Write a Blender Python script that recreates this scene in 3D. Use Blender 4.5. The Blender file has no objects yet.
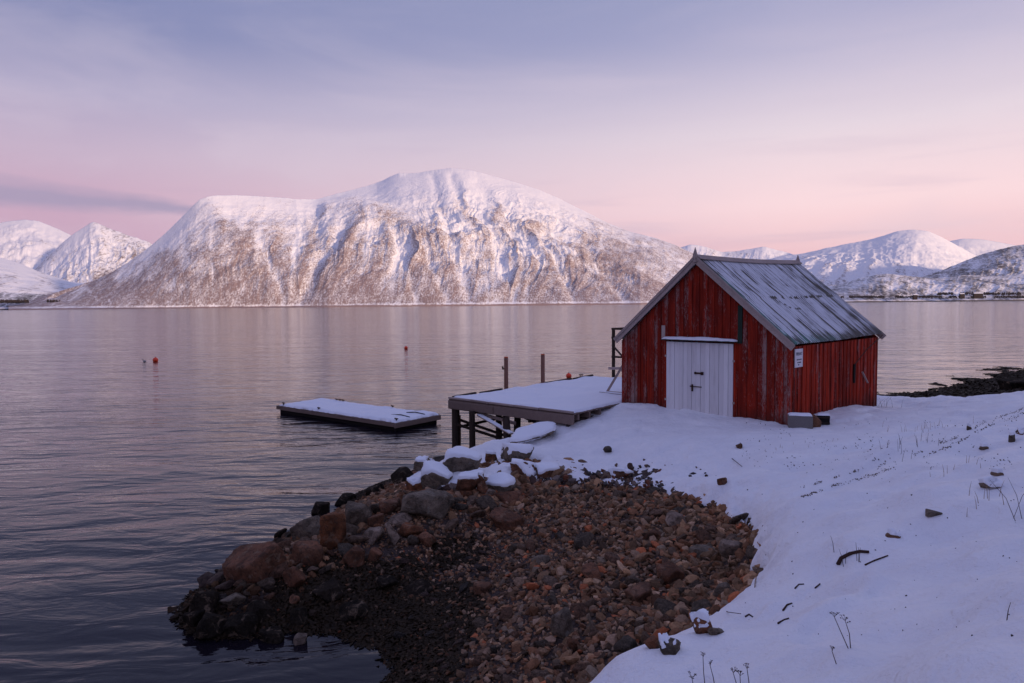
import bpy, bmesh, math, random
import numpy as np
from mathutils import Vector, Matrix
R = math.radians
rnd = random.Random(7)
rng = np.random.default_rng(11)
sc = bpy.context.scene

# ------------------------------------------------------------------ camera
F = 683.0; HORIZON = 304.6; EYE = 5.2; ROLL = R(-0.5)
PITCH = math.atan((341.5 - HORIZON) / F)
cam_d = bpy.data.cameras.new('camera'); cam = bpy.data.objects.new('camera', cam_d)
sc.collection.objects.link(cam); sc.camera = cam
cam_d.sensor_width = 36; cam_d.lens = 36 * F / 1024
cam_d.clip_start = 0.1; cam_d.clip_end = 90000
cam.location = (0, 0, EYE); cam.rotation_euler = (Matrix.Rotation(math.pi / 2 - PITCH, 3, 'X') @ Matrix.Rotation(ROLL, 3, 'Z')).to_euler()

# ------------------------------------------------------------------ render look
sc.view_settings.view_transform = 'Standard'; sc.view_settings.look = 'None'
sc.view_settings.exposure = 0.0; sc.view_settings.gamma = 1.0
sc.render.engine = 'CYCLES'
sc.cycles.use_denoising = True
sc.cycles.max_bounces = 5; sc.cycles.diffuse_bounces = 3; sc.cycles.glossy_bounces = 3
sc.cycles.volume_bounces = 0

# ------------------------------------------------------------------ sun (low, pink, behind the camera to the right)
SUN_DIR = Vector((0.74, -0.67, 0)).normalized(); SUN_EL = R(7)
sun_d = bpy.data.lights.new('sun', 'SUN'); sun = bpy.data.objects.new('sun', sun_d)
sc.collection.objects.link(sun)
sun_d.energy = 4.5; sun_d.angle = R(2.0); sun_d.color = (1.0, 0.70, 0.48)
to_sun = Vector((SUN_DIR.x * math.cos(SUN_EL), SUN_DIR.y * math.cos(SUN_EL), math.sin(SUN_EL)))
sun.rotation_euler = to_sun.to_track_quat('Z', 'Y').to_euler()

# ------------------------------------------------------------------ dusk sky
def srgb(r, g, b):
    def c(v):
        v /= 255.0
        return v / 12.92 if v <= 0.04045 else ((v + 0.055) / 1.055) ** 2.4
    return (c(r), c(g), c(b), 1.0)

world = bpy.data.worlds.new('World'); sc.world = world; world.use_nodes = True
W = world.node_tree; W.nodes.clear()

class NT:
    """tiny node helper"""
    def __init__(s, tree): s.t = tree
    def n(s, typ, **kw):
        nd = s.t.nodes.new(typ)
        for k, v in kw.items():
            setattr(nd, k, v)
        return nd
    def link(s, a, b): s.t.links.new(a, b)
    def math(s, op, a, b=None, c=None, clamp=False):
        nd = s.n('ShaderNodeMath', operation=op); nd.use_clamp = clamp
        for i, v in enumerate((a, b, c)):
            if v is None: continue
            if isinstance(v, (int, float)): nd.inputs[i].default_value = v
            else: s.link(v, nd.inputs[i])
        return nd.outputs[0]
    def ramp(s, fac, stops, interp='LINEAR'):
        nd = s.n('ShaderNodeValToRGB'); nd.color_ramp.interpolation = interp
        el = nd.color_ramp.elements
        while len(el) < len(stops): el.new(0.5)
        for e, (p, c) in zip(el, stops):
            e.position = p
            e.color = c if not isinstance(c, (int, float)) else (c, c, c, 1)
        s.link(fac, nd.inputs[0]); return nd.outputs[0]
    def mix(s, fac, a, b, blend='MIX'):
        nd = s.n('ShaderNodeMix', data_type='RGBA', blend_type=blend)
        for sock, v in ((nd.inputs[0], fac), (nd.inputs[6], a), (nd.inputs[7], b)):
            if isinstance(v, (int, float)): sock.default_value = v
            elif isinstance(v, tuple): sock.default_value = v if len(v) == 4 else (*v, 1)
            else: s.link(v, sock)
        return nd.outputs[2]
    def noise(s, vec, scale, detail=4, rough=0.55, dist=0.0, dims='3D'):
        nd = s.n('ShaderNodeTexNoise', noise_dimensions=dims)
        nd.inputs['Scale'].default_value = scale; nd.inputs['Detail'].default_value = detail
        nd.inputs['Roughness'].default_value = rough; nd.inputs['Distortion'].default_value = dist
        if vec is not None: s.link(vec, nd.inputs['Vector'])
        return nd.outputs[0]
    def mapping(s, vec, scale=(1, 1, 1), loc=(0, 0, 0), rot=(0, 0, 0)):
        nd = s.n('ShaderNodeMapping'); s.link(vec, nd.inputs[0])
        nd.inputs['Scale'].default_value = scale; nd.inputs['Location'].default_value = loc
        nd.inputs['Rotation'].default_value = rot
        return nd.outputs[0]

w = NT(W)
tc = w.n('ShaderNodeTexCoord'); sep = w.n('ShaderNodeSeparateXYZ'); w.link(tc.outputs['Generated'], sep.inputs[0])
el = w.math('MULTIPLY', w.math('ARCSINE', sep.outputs[2]), 180 / math.pi)          # degrees above the horizon
az = w.math('MULTIPLY', w.math('ARCTAN2', sep.outputs[0], sep.outputs[1]), 180 / math.pi)
elf = w.math('DIVIDE', w.math('ADD', el, 0.0), 90.0, clamp=True)
def stops(lst): return [(e / 90.0, srgb(*c)) for e, c in lst]
left = w.ramp(elf, stops([(0, (194, 156, 184)), (4, (202, 163, 189)), (8, (203, 170, 193)), (11, (197, 177, 200)), (15, (172, 166, 197)), (19.5, (128, 136, 179)), (24, (128, 136, 178)), (40, (136, 144, 193)), (90, (135, 143, 196))]))
right = w.ramp(elf, stops([(0, (243, 190, 197)), (4, (247, 203, 208)), (7.5, (254, 222, 225)), (13, (230, 215, 225)), (17, (200, 192, 214)), (20.5, (166, 167, 201)), (24, (153, 158, 194)), (40, (140, 148, 195)), (90, (135, 143, 196))]))
azf = w.math('MULTIPLY', w.math('ADD', az, 32.0), 1 / 55.0, clamp=True)
azs = w.math('SMOOTH_MIN', azf, 1.0, 0.1)
skycol = w.mix(azs, left, right)
# behind the camera: plain blue dusk
back = w.math('MULTIPLY', w.math('SUBTRACT', w.math('ABSOLUTE', az), 75.0), 1 / 60.0, clamp=True)
backcol = w.ramp(elf, stops([(0, (200, 170, 188)), (10, (158, 152, 188)), (30, (140, 146, 194)), (90, (135, 143, 196))]))
skycol = w.mix(back, skycol, backcol)
# thin streaky cloud
comb = w.n('ShaderNodeCombineXYZ'); w.link(az, comb.inputs[0]); w.link(el, comb.inputs[1])
v1 = w.mapping(comb.outputs[0], scale=(0.035, 0.16, 1), rot=(0, 0, R(-7)))
c1 = w.noise(v1, 1.0, 5, 0.55, 0.6)
cl = w.ramp(c1, [(0.42, 0.0), (0.68, 1.0)], 'EASE')
wind = w.math('MULTIPLY', w.math('MULTIPLY', cl, w.math('MULTIPLY', w.math('SUBTRACT', 27.0, el), 1 / 13.0, clamp=True)), 0.34)
skycol = w.mix(wind, skycol, srgb(218, 204, 219))
v2 = w.mapping(comb.outputs[0], scale=(0.05, 0.5, 1), loc=(3, 5, 0), rot=(0, 0, R(4)))
c2 = w.ramp(w.noise(v2, 1.0, 4, 0.5, 0.4), [(0.50, 0.0), (0.72, 1.0)], 'EASE')
low = w.math('MULTIPLY', w.math('SUBTRACT', 16.0, el), 1 / 8.0, clamp=True)
skycol = w.mix(w.math('MULTIPLY', w.math('MULTIPLY', c2, low), 0.22), skycol, srgb(176, 160, 190))
# long grey-violet bank low on the left
v3 = w.mapping(comb.outputs[0], scale=(0.12, 0.5, 1), loc=(9, 1, 0))
wob = w.math('MULTIPLY', w.math('SUBTRACT', w.noise(v3, 1.0, 4, 0.6), 0.5), 1.3)
mid = w.math('ADD', w.math('MULTIPLY_ADD', az, -0.045, 6.15), wob)         # centre line, el(az)
hw = w.math('MULTIPLY_ADD', w.math('ADD', az, 37.0), -0.055, 1.25)
d = w.math('SUBTRACT', 1.0, w.math('DIVIDE', w.math('ABSOLUTE', w.math('SUBTRACT', el, mid)), w.math('MAXIMUM', hw, 0.08)))
bank = w.math('MULTIPLY', w.math('MULTIPLY', d, 1.25, clamp=True), w.math('MULTIPLY', w.math('SUBTRACT', -15.0, az), 0.12, clamp=True))
skycol = w.mix(w.math('MULTIPLY', bank, 0.80), skycol, srgb(160, 151, 182))
bg = w.n('ShaderNodeBackground'); w.link(skycol, bg.inputs[0]); bg.inputs[1].default_value = 1.04
wo = w.n('ShaderNodeOutputWorld'); w.link(bg.outputs[0], wo.inputs[0])

# ------------------------------------------------------------------ geometry helpers
cp, sp = math.cos(PITCH), math.sin(PITCH)
def ray(px, py):
    a = (px - 512.0) / F; b = -(py - 341.5) / F
    a, b = a * math.cos(ROLL) - b * math.sin(ROLL), a * math.sin(ROLL) + b * math.cos(ROLL)
    return np.array([a, cp + b * sp, -sp + b * cp])
def at_z(px, py, z):
    r = ray(px, py); t = (z - EYE) / r[2]
    return np.array([r[0] * t, r[1] * t, z])
def at_y(px, py, y):
    r = ray(px, py); t = y / r[1]
    return np.array([r[0] * t, y, EYE + r[2] * t])

def link(o, parent=None):
    sc.collection.objects.link(o)
    if parent is not None: o.parent = parent
    return o
def tag(o, label=None, cat=None, group=None, kind=None):
    if label: o['label'] = label
    if cat: o['category'] = cat
    if group: o['group'] = group
    if kind: o['kind'] = kind
    return o
def empty(name, loc, rz=0.0):
    o = bpy.data.objects.new(name, None); o.empty_display_size = 0.3
    sc.collection.objects.link(o); o.location = loc; o.rotation_euler = (0, 0, rz); return o
def np_mesh(name, verts, faces, mat=None, parent=None, smooth=False, attrs=None, colors=None):
    """verts (n,3), faces (m,k) with constant k"""
    me = bpy.data.meshes.new(name)
    verts = np.asarray(verts, np.float32); faces = np.asarray(faces, np.int32)
    n, m, k = len(verts), len(faces), faces.shape[1]
    me.vertices.add(n); me.vertices.foreach_set('co', verts.ravel())
    me.loops.add(m * k); me.loops.foreach_set('vertex_index', faces.ravel())
    me.polygons.add(m); me.polygons.foreach_set('loop_start', np.arange(0, m * k, k, dtype=np.int32))
    me.polygons.foreach_set('loop_total', np.full(m, k, np.int32))
    me.polygons.foreach_set('use_smooth', np.full(m, smooth, bool))
    for a, vals in (attrs or {}).items():
        at = me.attributes.new(a, 'FLOAT', 'POINT'); at.data.foreach_set('value', np.asarray(vals, np.float32).ravel())
    for a, vals in (colors or {}).items():
        at = me.attributes.new(a, 'FLOAT_COLOR', 'POINT'); at.data.foreach_set('color', np.asarray(vals, np.float32).ravel())
    me.update(calc_edges=True); me.validate()
    if mat: me.materials.append(mat)
    return link(bpy.data.objects.new(name, me), parent)

class MB:
    """collects boxes, bars and tubes into ONE mesh"""
    def __init__(s): s.v = []; s.f = []; s.c = []
    def add(s, vs, fs, tone=0.5):
        b = len(s.v); s.v += [tuple(map(float, q)) for q in vs]; s.f += [tuple(i + b for i in f) for f in fs]; s.c += [tone] * len(vs)
    def box(s, x0, x1, y0, y1, z0, z1, tone=0.5):
        s.add([(x0, y0, z0), (x1, y0, z0), (x1, y1, z0), (x0, y1, z0), (x0, y0, z1), (x1, y0, z1), (x1, y1, z1), (x0, y1, z1)],
              [(0, 3, 2, 1), (4, 5, 6, 7), (0, 1, 5, 4), (1, 2, 6, 5), (2, 3, 7, 6), (3, 0, 4, 7)], tone)
    def bar(s, a, b, w_, h_, tone=0.5, up=(0, 0, 1)):
        a = Vector(a); b = Vector(b); d_ = (b - a).normalized(); u = Vector(up)
        if abs(d_.dot(u)) > 0.98: u = Vector((0, 1, 0))
        sx = d_.cross(u).normalized(); sz = sx.cross(d_).normalized()
        vs = []
        for p in (a, b):
            for i, j in ((-1, -1), (1, -1), (1, 1), (-1, 1)): vs.append(p + sx * (i * w_ / 2) + sz * (j * h_ / 2))
        s.add(vs, [(0, 1, 2, 3), (7, 6, 5, 4), (0, 4, 5, 1), (1, 5, 6, 2), (2, 6, 7, 3), (3, 7, 4, 0)], tone)
    def tube(s, pts, rad, n=8, tone=0.5, cap=True):
        pts = [Vector(p) for p in pts]; rs = rad if isinstance(rad, (list, tuple)) else [rad] * len(pts)
        vs = []; fs = []
        for i, p in enumerate(pts):
            d_ = (pts[min(i + 1, len(pts) - 1)] - pts[max(i - 1, 0)]).normalized()
            u = Vector((0, 0, 1)) if abs(d_.z) < 0.9 else Vector((1, 0, 0))
            a_ = d_.cross(u).normalized(); b_ = d_.cross(a_).normalized()
            for k in range(n):
                t = 2 * math.pi * k / n; vs.append(p + (a_ * math.cos(t) + b_ * math.sin(t)) * rs[i])
        for i in range(len(pts) - 1):
            for k in range(n):
                k2 = (k + 1) % n; fs.append((i * n + k, i * n + k2, (i + 1) * n + k2, (i + 1) * n + k))
        if cap: fs.append(tuple(range(n))[::-1]); fs.append(tuple((len(pts) - 1) * n + k for k in range(n)))
        s.add(vs, fs, tone)
    def build(s, name, mat, parent=None, bevel=0.0, smooth=False):
        me = bpy.data.meshes.new(name); me.from_pydata(s.v, [], s.f); me.update()
        at = me.attributes.new('tone', 'FLOAT', 'POINT'); at.data.foreach_set('value', s.c)
        bm = bmesh.new(); bm.from_mesh(me); bmesh.ops.recalc_face_normals(bm, faces=bm.faces)
        if bevel: bmesh.ops.bevel(bm, geom=bm.edges[:], offset=bevel, segments=1, affect='EDGES')
        bm.to_mesh(me); bm.free()
        if mat: me.materials.append(mat)
        if smooth: me.polygons.foreach_set('use_smooth', [True] * len(me.polygons))
        return link(bpy.data.objects.new(name, me), parent)
def copy_tree(o, parent=None):
    c = o.copy(); sc.collection.objects.link(c); c.parent = parent
    for ch in list(o.children): copy_tree(ch, c)
    return c

# numpy lattice noise ------------------------------------------------------
_perm = np.random.default_rng(3).random((256, 256)).astype(np.float32)
def vnoise(x, y):
    xi = np.floor(x).astype(int); yi = np.floor(y).astype(int); fx = x - xi; fy = y - yi
    fx = fx * fx * fx * (fx * (fx * 6 - 15) + 10); fy = fy * fy * fy * (fy * (fy * 6 - 15) + 10)
    g = lambda a, b: _perm[a & 255, b & 255]
    return (g(xi, yi) * (1 - fx) + g(xi + 1, yi) * fx) * (1 - fy) + (g(xi, yi + 1) * (1 - fx) + g(xi + 1, yi + 1) * fx) * fy
def fbm(x, y, o=5, g=0.5):
    s_ = 0; a = 1; t = 0
    for i in range(o):
        s_ = s_ + a * (vnoise(x * 2 ** i + 17.3 * i, y * 2 ** i + 9.1 * i) * 2 - 1); t += a; a *= g
    return s_ / t
def ridged(x, y, o=5, g=0.5):
    s_ = 0; a = 1; t = 0
    for i in range(o):
        s_ = s_ + a * (1 - np.abs(vnoise(x * 2 ** i + 31.7 * i, y * 2 ** i + 5.3 * i) * 2 - 1)); t += a; a *= g
    return s_ / t
def sstep(a, b, x):
    t = np.clip((x - a) / (b - a), 0, 1); return t * t * (3 - 2 * t)

# ------------------------------------------------------------------ materials
def mat(name):
    m = bpy.data.materials.new(name); m.use_nodes = True; nt = m.node_tree; nt.nodes.clear()
    k = NT(nt); out = k.n('ShaderNodeOutputMaterial'); b = k.n('ShaderNodeBsdfPrincipled'); k.link(b.outputs[0], out.inputs[0])
    return m, k, b
def setc(k, b, col, rough=0.7, spec=0.3):
    if isinstance(col, tuple): b.inputs['Base Color'].default_value = (*col[:3], 1)
    else: k.link(col, b.inputs['Base Color'])
    if isinstance(rough, (int, float)): b.inputs['Roughness'].default_value = rough
    else: k.link(rough, b.inputs['Roughness'])
    b.inputs['Specular IOR Level'].default_value = spec
def bump(k, b, h, strength=0.5, dist=0.02):
    bn = k.n('ShaderNodeBump'); bn.inputs['Strength'].default_value = strength; bn.inputs['Distance'].default_value = dist
    k.link(h, bn.inputs['Height']); k.link(bn.outputs[0], b.inputs['Normal'])
def attr(k, name):
    a = k.n('ShaderNodeAttribute'); a.attribute_name = name; return a
M = {}

m, k, b = mat('snow'); P = k.n('ShaderNodeTexCoord').outputs['Object']
n1 = k.noise(P, 1.3, 5, 0.6); n2 = k.noise(P, 22, 4, 0.65)
c = k.mix(k.ramp(n1, [(0.35, 0.0), (0.7, 1.0)]), (0.80, 0.80, 0.83), (0.89, 0.885, 0.89))
sp1 = k.ramp(k.noise(P, 60, 2, 0.6), [(0.70, 0.0), (0.735, 1.0)])
spz = k.ramp(k.noise(P, 2.2, 3, 0.6), [(0.54, 0.0), (0.66, 1.0)])
c = k.mix(k.math('MULTIPLY', k.math('MULTIPLY', sp1, spz), 0.6), c, (0.16, 0.13, 0.11))   # wind-blown grit
setc(k, b, c, 0.65, 0.25)
n3 = k.noise(k.mapping(P, scale=(1, 1, 1), rot=(0, 0, R(35))), 5.5, 4, 0.6, 0.6)
bump(k, b, k.math('ADD', k.math('ADD', k.math('MULTIPLY', n1, 2.0), k.math('MULTIPLY', n3, 0.8)), k.math('MULTIPLY', n2, 0.32)), 0.8, 0.07)
M['snow'] = m

m, k, b = mat('thin_snow'); P = k.n('ShaderNodeTexCoord').outputs['Object']
setc(k, b, (0.80, 0.82, 0.87), 0.7, 0.2); bump(k, b, k.noise(P, 9, 5, 0.6), 0.35, 0.03); M['cap'] = m

def rock_mat(name, cols, rough=0.75, lichen=None, spec=0.12):
    m, k, b = mat(name); P = k.n('ShaderNodeTexCoord').outputs['Object']
    oi = k.n('ShaderNodeObjectInfo').outputs['Random']
    off = k.n('ShaderNodeVectorMath', operation='ADD'); k.link(P, off.inputs[0]); cx = k.n('ShaderNodeCombineXYZ')
    k.link(k.math('MULTIPLY', oi, 37.0), cx.inputs[0]); k.link(cx.outputs[0], off.inputs[1]); P = off.outputs[0]
    base = k.ramp(oi, [(i / max(1, len(cols) - 1) * 0.999, (*c_, 1)) for i, c_ in enumerate(cols)], 'CONSTANT' if len(cols) > 2 else 'LINEAR')
    n1 = k.noise(P, 3.0, 6, 0.6, 0.4); n2 = k.noise(P, 26, 4, 0.7)
    val = k.ramp(n1, [(0.32, 0.38), (0.5, 0.9), (0.68, 1.45)])
    c = k.mix(1.0, base, val, 'MULTIPLY')
    c = k.mix(k.ramp(n2, [(0.5, 0.0), (0.75, 0.45)]), c, (0.05, 0.042, 0.04))
    c = k.mix(k.ramp(k.noise(P, 10, 6, 0.7, 0.8), [(0.50, 0.0), (0.60, 0.62)]), c, (0.040, 0.030, 0.022))
    c = k.mix(k.ramp(k.noise(P, 5.0, 5, 0.65, 1.0), [(0.56, 0.0), (0.66, 0.5)]), c, (0.27, 0.19, 0.13))
    if lichen: c = k.mix(k.ramp(k.noise(P, 5.5, 5, 0.7), [(0.58, 0.0), (0.66, 0.8)]), c, lichen)
    setc(k, b, c, rough, spec)
    bump(k, b, k.math('ADD', n1, k.math('MULTIPLY', n2, 0.45)), 1.0, 0.09)
    return m
M['rock_red'] = rock_mat('red_brown_rock', [(0.17, 0.075, 0.042), (0.20, 0.092, 0.052), (0.15, 0.085, 0.055)])
M['rock_orange'] = rock_mat('orange_rock', [(0.20, 0.078, 0.034), (0.19, 0.075, 0.04)])
M['rock_grey'] = rock_mat('grey_rock', [(0.16, 0.122, 0.090), (0.21, 0.165, 0.125)], lichen=(0.22, 0.2, 0.17, 1))
M['rock_pale'] = rock_mat('pale_rock', [(0.24, 0.185, 0.145), (0.28, 0.20, 0.15)])
M['rock_dark'] = rock_mat('dark_weedy_rock', [(0.013, 0.010, 0.007), (0.020, 0.014, 0.010)], 0.95, spec=0.08)
M['rock_mix'] = rock_mat('shore_stone', [(0.18, 0.092, 0.056), (0.13, 0.095, 0.070), (0.22, 0.125, 0.082), (0.11, 0.088, 0.068), (0.17, 0.12, 0.085), (0.25, 0.165, 0.115), (0.16, 0.075, 0.045)])
M['rock_wet'] = rock_mat('wet_shore_stone', [(0.075, 0.042, 0.034), (0.055, 0.042, 0.038), (0.09, 0.055, 0.046), (0.045, 0.038, 0.034), (0.11, 0.07, 0.06)], 0.55)

m, k, b = mat('gravel'); col = attr(k, 'Col').outputs['Color']
P = k.n('ShaderNodeTexCoord').outputs['Object']
setc(k, b, k.mix(1.0, col, k.ramp(k.noise(P, 30, 3, 0.6), [(0.3, 0.7), (0.7, 1.25)]), 'MULTIPLY'), 0.85, 0.08)
M['gravel'] = m

m, k, b = mat('shore_bed'); P = k.n('ShaderNodeTexCoord').outputs['Object']
n1 = k.noise(P, 2.0, 6, 0.65); n2 = k.noise(P, 28, 5, 0.75)
vor = k.n('ShaderNodeTexVoronoi'); vor.inputs['Scale'].default_value = 16; k.link(P, vor.inputs['Vector'])
c = k.mix(n1, (0.035, 0.024, 0.02), (0.075, 0.05, 0.042)); c = k.mix(k.ramp(n2, [(0.45, 0.0), (0.7, 1.0)]), c, (0.12, 0.085, 0.075))
wet = attr(k, 'wet').outputs['Fac']; c = k.mix(wet, c, (0.012, 0.010, 0.008))
setc(k, b, c, 0.85, 0.2); bump(k, b, k.math('ADD', n2, vor.outputs['Distance']), 1.0, 0.05); M['bed'] = m

m, k, b = mat('seaweed'); P = k.n('ShaderNodeTexCoord').outputs['Object']
setc(k, b, k.mix(k.noise(P, 7, 3), (0.006, 0.0045, 0.003), (0.040, 0.023, 0.010)), 0.65, 0.12); M['weed'] = m

# water ------------------------------------------------------------------
m, k, b = mat('fjord_water'); P = k.n('ShaderNodeTexCoord').outputs['Object']
va = k.mapping(P, scale=(0.36, 1.0, 1), rot=(0, 0, R(-17)))
vb = k.mapping(P, scale=(0.6, 1.0, 1), rot=(0, 0, R(12)), loc=(4, 9, 0))
swell = k.noise(va, 0.38, 3, 0.5, 0.7)
chop = k.noise(va, 1.7, 4, 0.5, 0.6)
rip = k.noise(vb, 6.5, 3, 0.5, 0.3)
calm = k.ramp(k.noise(k.mapping(P, scale=(0.012, 0.05, 1), rot=(0, 0, R(-8))), 1.0, 3, 0.5), [(0.38, 0.35), (0.62, 1.0)])
hgt = k.math('ADD', k.math('MULTIPLY', swell, 0.20), k.math('MULTIPLY', k.math('ADD', k.math('MULTIPLY', chop, 0.075), k.math('MULTIPLY', rip, 0.008)), calm))
bn = k.n('ShaderNodeBump'); bn.inputs['Strength'].default_value = 1.0; bn.inputs['Distance'].default_value = 1.0
k.link(hgt, bn.inputs['Height']); k.link(bn.outputs[0], b.inputs['Normal'])
b.inputs['Base Color'].default_value = (0.009, 0.007, 0.011, 1); dl = k.n('ShaderNodeVectorMath', operation='LENGTH'); k.link(P, dl.inputs[0])
k.link(k.math('MULTIPLY_ADD', k.math('POWER', k.math('DIVIDE', k.math('SUBTRACT', dl.outputs['Value'], 15.0), 260.0, clamp=True), 0.6), 0.035, 0.06), b.inputs['Roughness'])
b.inputs['IOR'].default_value = 1.333; b.inputs['Specular IOR Level'].default_value = 0.5
M['water'] = m

# far mountains -----------------------------------------------------------
def mountain_mat(name, wood_a, wood_b, scale=0.02, fade=None):
    m, k, b = mat(name); P = k.n('ShaderNodeTexCoord').outputs['Object']
    a_ = attr(k, 'wood').outputs['Fac']
    Pm = k.mapping(P, scale=(1, 0.30, 0.55)); s1 = k.noise(Pm, scale * 3.4, 2, 0.75); s2 = k.noise(Pm, scale * 0.45, 4, 0.65)
    s = k.math('ADD', k.math('MULTIPLY', k.math('SUBTRACT', s1, 0.5), 1.5), k.math('MULTIPLY', k.math('SUBTRACT', s2, 0.5), 0.9))
    fac = k.ramp(k.math('ADD', a_, s), [(0.30, 0.0), (0.80, 0.92)])
    wood = k.mix(k.noise(P, scale * 0.1, 3), wood_a, wood_b)
    c = k.mix(fac, (0.86, 0.86, 0.88), wood)
    setc(k, b, c, 0.85, 0.1); bump(k, b, k.math('ADD', s2, k.math('MULTIPLY', s1, 0.4)), 0.35, 14.0)
    return m
M['mtn'] = mountain_mat('birch_and_rock_slope', (0.275, 0.180, 0.165), (0.19, 0.132, 0.126), 0.046)
M['mtn_far'] = mountain_mat('far_snow_slope', (0.16, 0.11, 0.11), (0.13, 0.095, 0.10), 0.012)
M['mtn_low'] = mountain_mat('near_wooded_slope', (0.030, 0.026, 0.028), (0.055, 0.042, 0.042), 0.022)

# ------------------------------------------------------------------ shore terrain (thin plate through surveyed heights)
ctrl_px = [
 (622,407,1.72),(791,424,1.80),(879,403,1.62),(700,418,1.76),(700,440,1.74),(573,430,1.32),(560,441,1.22),
 (560,452,1.15),(600,465,1.15),(650,478,1.25),(700,495,1.38),(740,515,1.45),(748,545,1.42),
 (600,520,0.95),(650,560,1.08),(600,600,0.92),(560,640,0.82),(540,683,0.75),(500,520,0.65),(500,600,0.5),(450,560,0.33),
 (450,640,0.24),(400,683,0.06),(420,600,0.18),(380,640,0.02),(330,650,-0.10),(300,683,-0.35),
 (230,600,0.28),(300,572,0.38),(360,545,0.55),(420,510,0.80),(470,485,1.0),(520,460,1.12),
 (1024,683,3.70),(1024,550,3.22),(1024,480,3.0),(1024,440,2.8),(1024,400,2.5),(960,404,2.0),(900,405,1.6),
 (850,683,3.3),(850,600,2.8),(850,520,2.4),(850,460,2.1),(850,430,1.86),
 (720,683,2.8),(720,640,2.5),(765,530,1.95),(765,480,1.80),(620,683,2.25),(800,560,2.35),
 (1024,390,0.6),(950,397,0.6),
]
ctrl = [tuple(at_z(*q)) for q in ctrl_px]
ctrl += [(1.2,5.8,2.0),(2.85,7.4,1.95),(1.75,8.3,1.1),(3.3,9.5,1.35),(0.88,7.7,0.88),(0.2,5.0,1.7),
 # sea side of the spit and the shore line
 (-5.5,11.0,0.0),(-5.6,13.6,0.0),(-4.6,16.6,0.0),(-4.2,19.0,0.0),(-3.1,21.4,0.0),(-2.3,23.3,0.05),(-0.4,23.6,0.0),(2.0,24.6,0.35),(4.2,28.4,0.0),(7.6,32.6,0.1),(15,33,0.2),(0.6,22.6,0.75),(5.5,25.2,1.55),(8,25,1.7),(11,26,1.65),(12.5,30.8,0.9),
 (-6.6,10,-0.6),(-7.2,13.6,-0.8),(-6.3,17.6,-0.8),(-5.2,21,-0.8),(-3.6,25,-0.8),(0,27,-0.8),(2,31,-0.9),(7,38,-0.9),(17,38.5,-0.5),
 (20,36.6,0.05),(27.1,41.3,0.03),(41,52.5,0.03),(24,44,-0.8),(38,57,-1.0),
 (-15,14,-3),(-12,24,-3),(-4,34,-3),(8,50,-3.5),(25,62,-3.5),(-20,40,-5),(-30,20,-5),(0,60,-6),(40,90,-6),(80,95,-1),(-40,-5,-5),(-40,60,-8),(0,95,-8),
 (9.8,29.8,1.6),(14,27.5,1.4),
 (0,0,3.6),(-2,3,2.0),(-2.2,5.5,0.75),(-4.5,3.5,0.4),(-6,6,-0.3),(-9,4,-0.8),(-8,-4,1.0),(0,-10,5.5),(10,0,5.0),(12,10,3.6),(20,18,2.9),(30,25,3.0),(45,35,3.2),(25,0,8),(60,20,9),(80,50,5),(60,-25,17),(0,-35,11),(-30,-35,3),(-60,-40,1),(95,0,18)]
ctrl = np.array(ctrl, float)
def _tps_k(r2): return np.where(r2 > 1e-9, 0.5 * r2 * np.log(np.maximum(r2, 1e-9)), 0.0)
_c = ctrl[:, :2]; _n = len(_c)
_K = _tps_k(((_c[:, None] - _c[None]) ** 2).sum(-1)) + 0.15 * np.eye(_n)
_P = np.hstack([np.ones((_n, 1)), _c])
_sol = np.linalg.solve(np.block([[_K, _P], [_P.T, np.zeros((3, 3))]]), np.concatenate([ctrl[:, 2], np.zeros(3)]))
def ground0(x, y):
    x = np.atleast_1d(np.asarray(x, float)); y = np.atleast_1d(np.asarray(y, float)); sh = x.shape
    xf, yf = x.ravel(), y.ravel(); z = _sol[_n] + _sol[_n + 1] * xf + _sol[_n + 2] * yf
    for i in range(_n): z += _sol[i] * _tps_k((xf - _c[i, 0]) ** 2 + (yf - _c[i, 1]) ** 2)
    return z.reshape(sh)

# house frame: front left corner A, front right corner B
A = np.array([3.73, 23.2]); B = np.array([7.76, 19.0])
HW = float(np.hypot(*(B - A))); ex = (B - A) / HW; ey = np.array([-ex[1], ex[0]]); HL = 6.96; HZ = 1.74
if ey[1] < 0: ey = -ey
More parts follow.
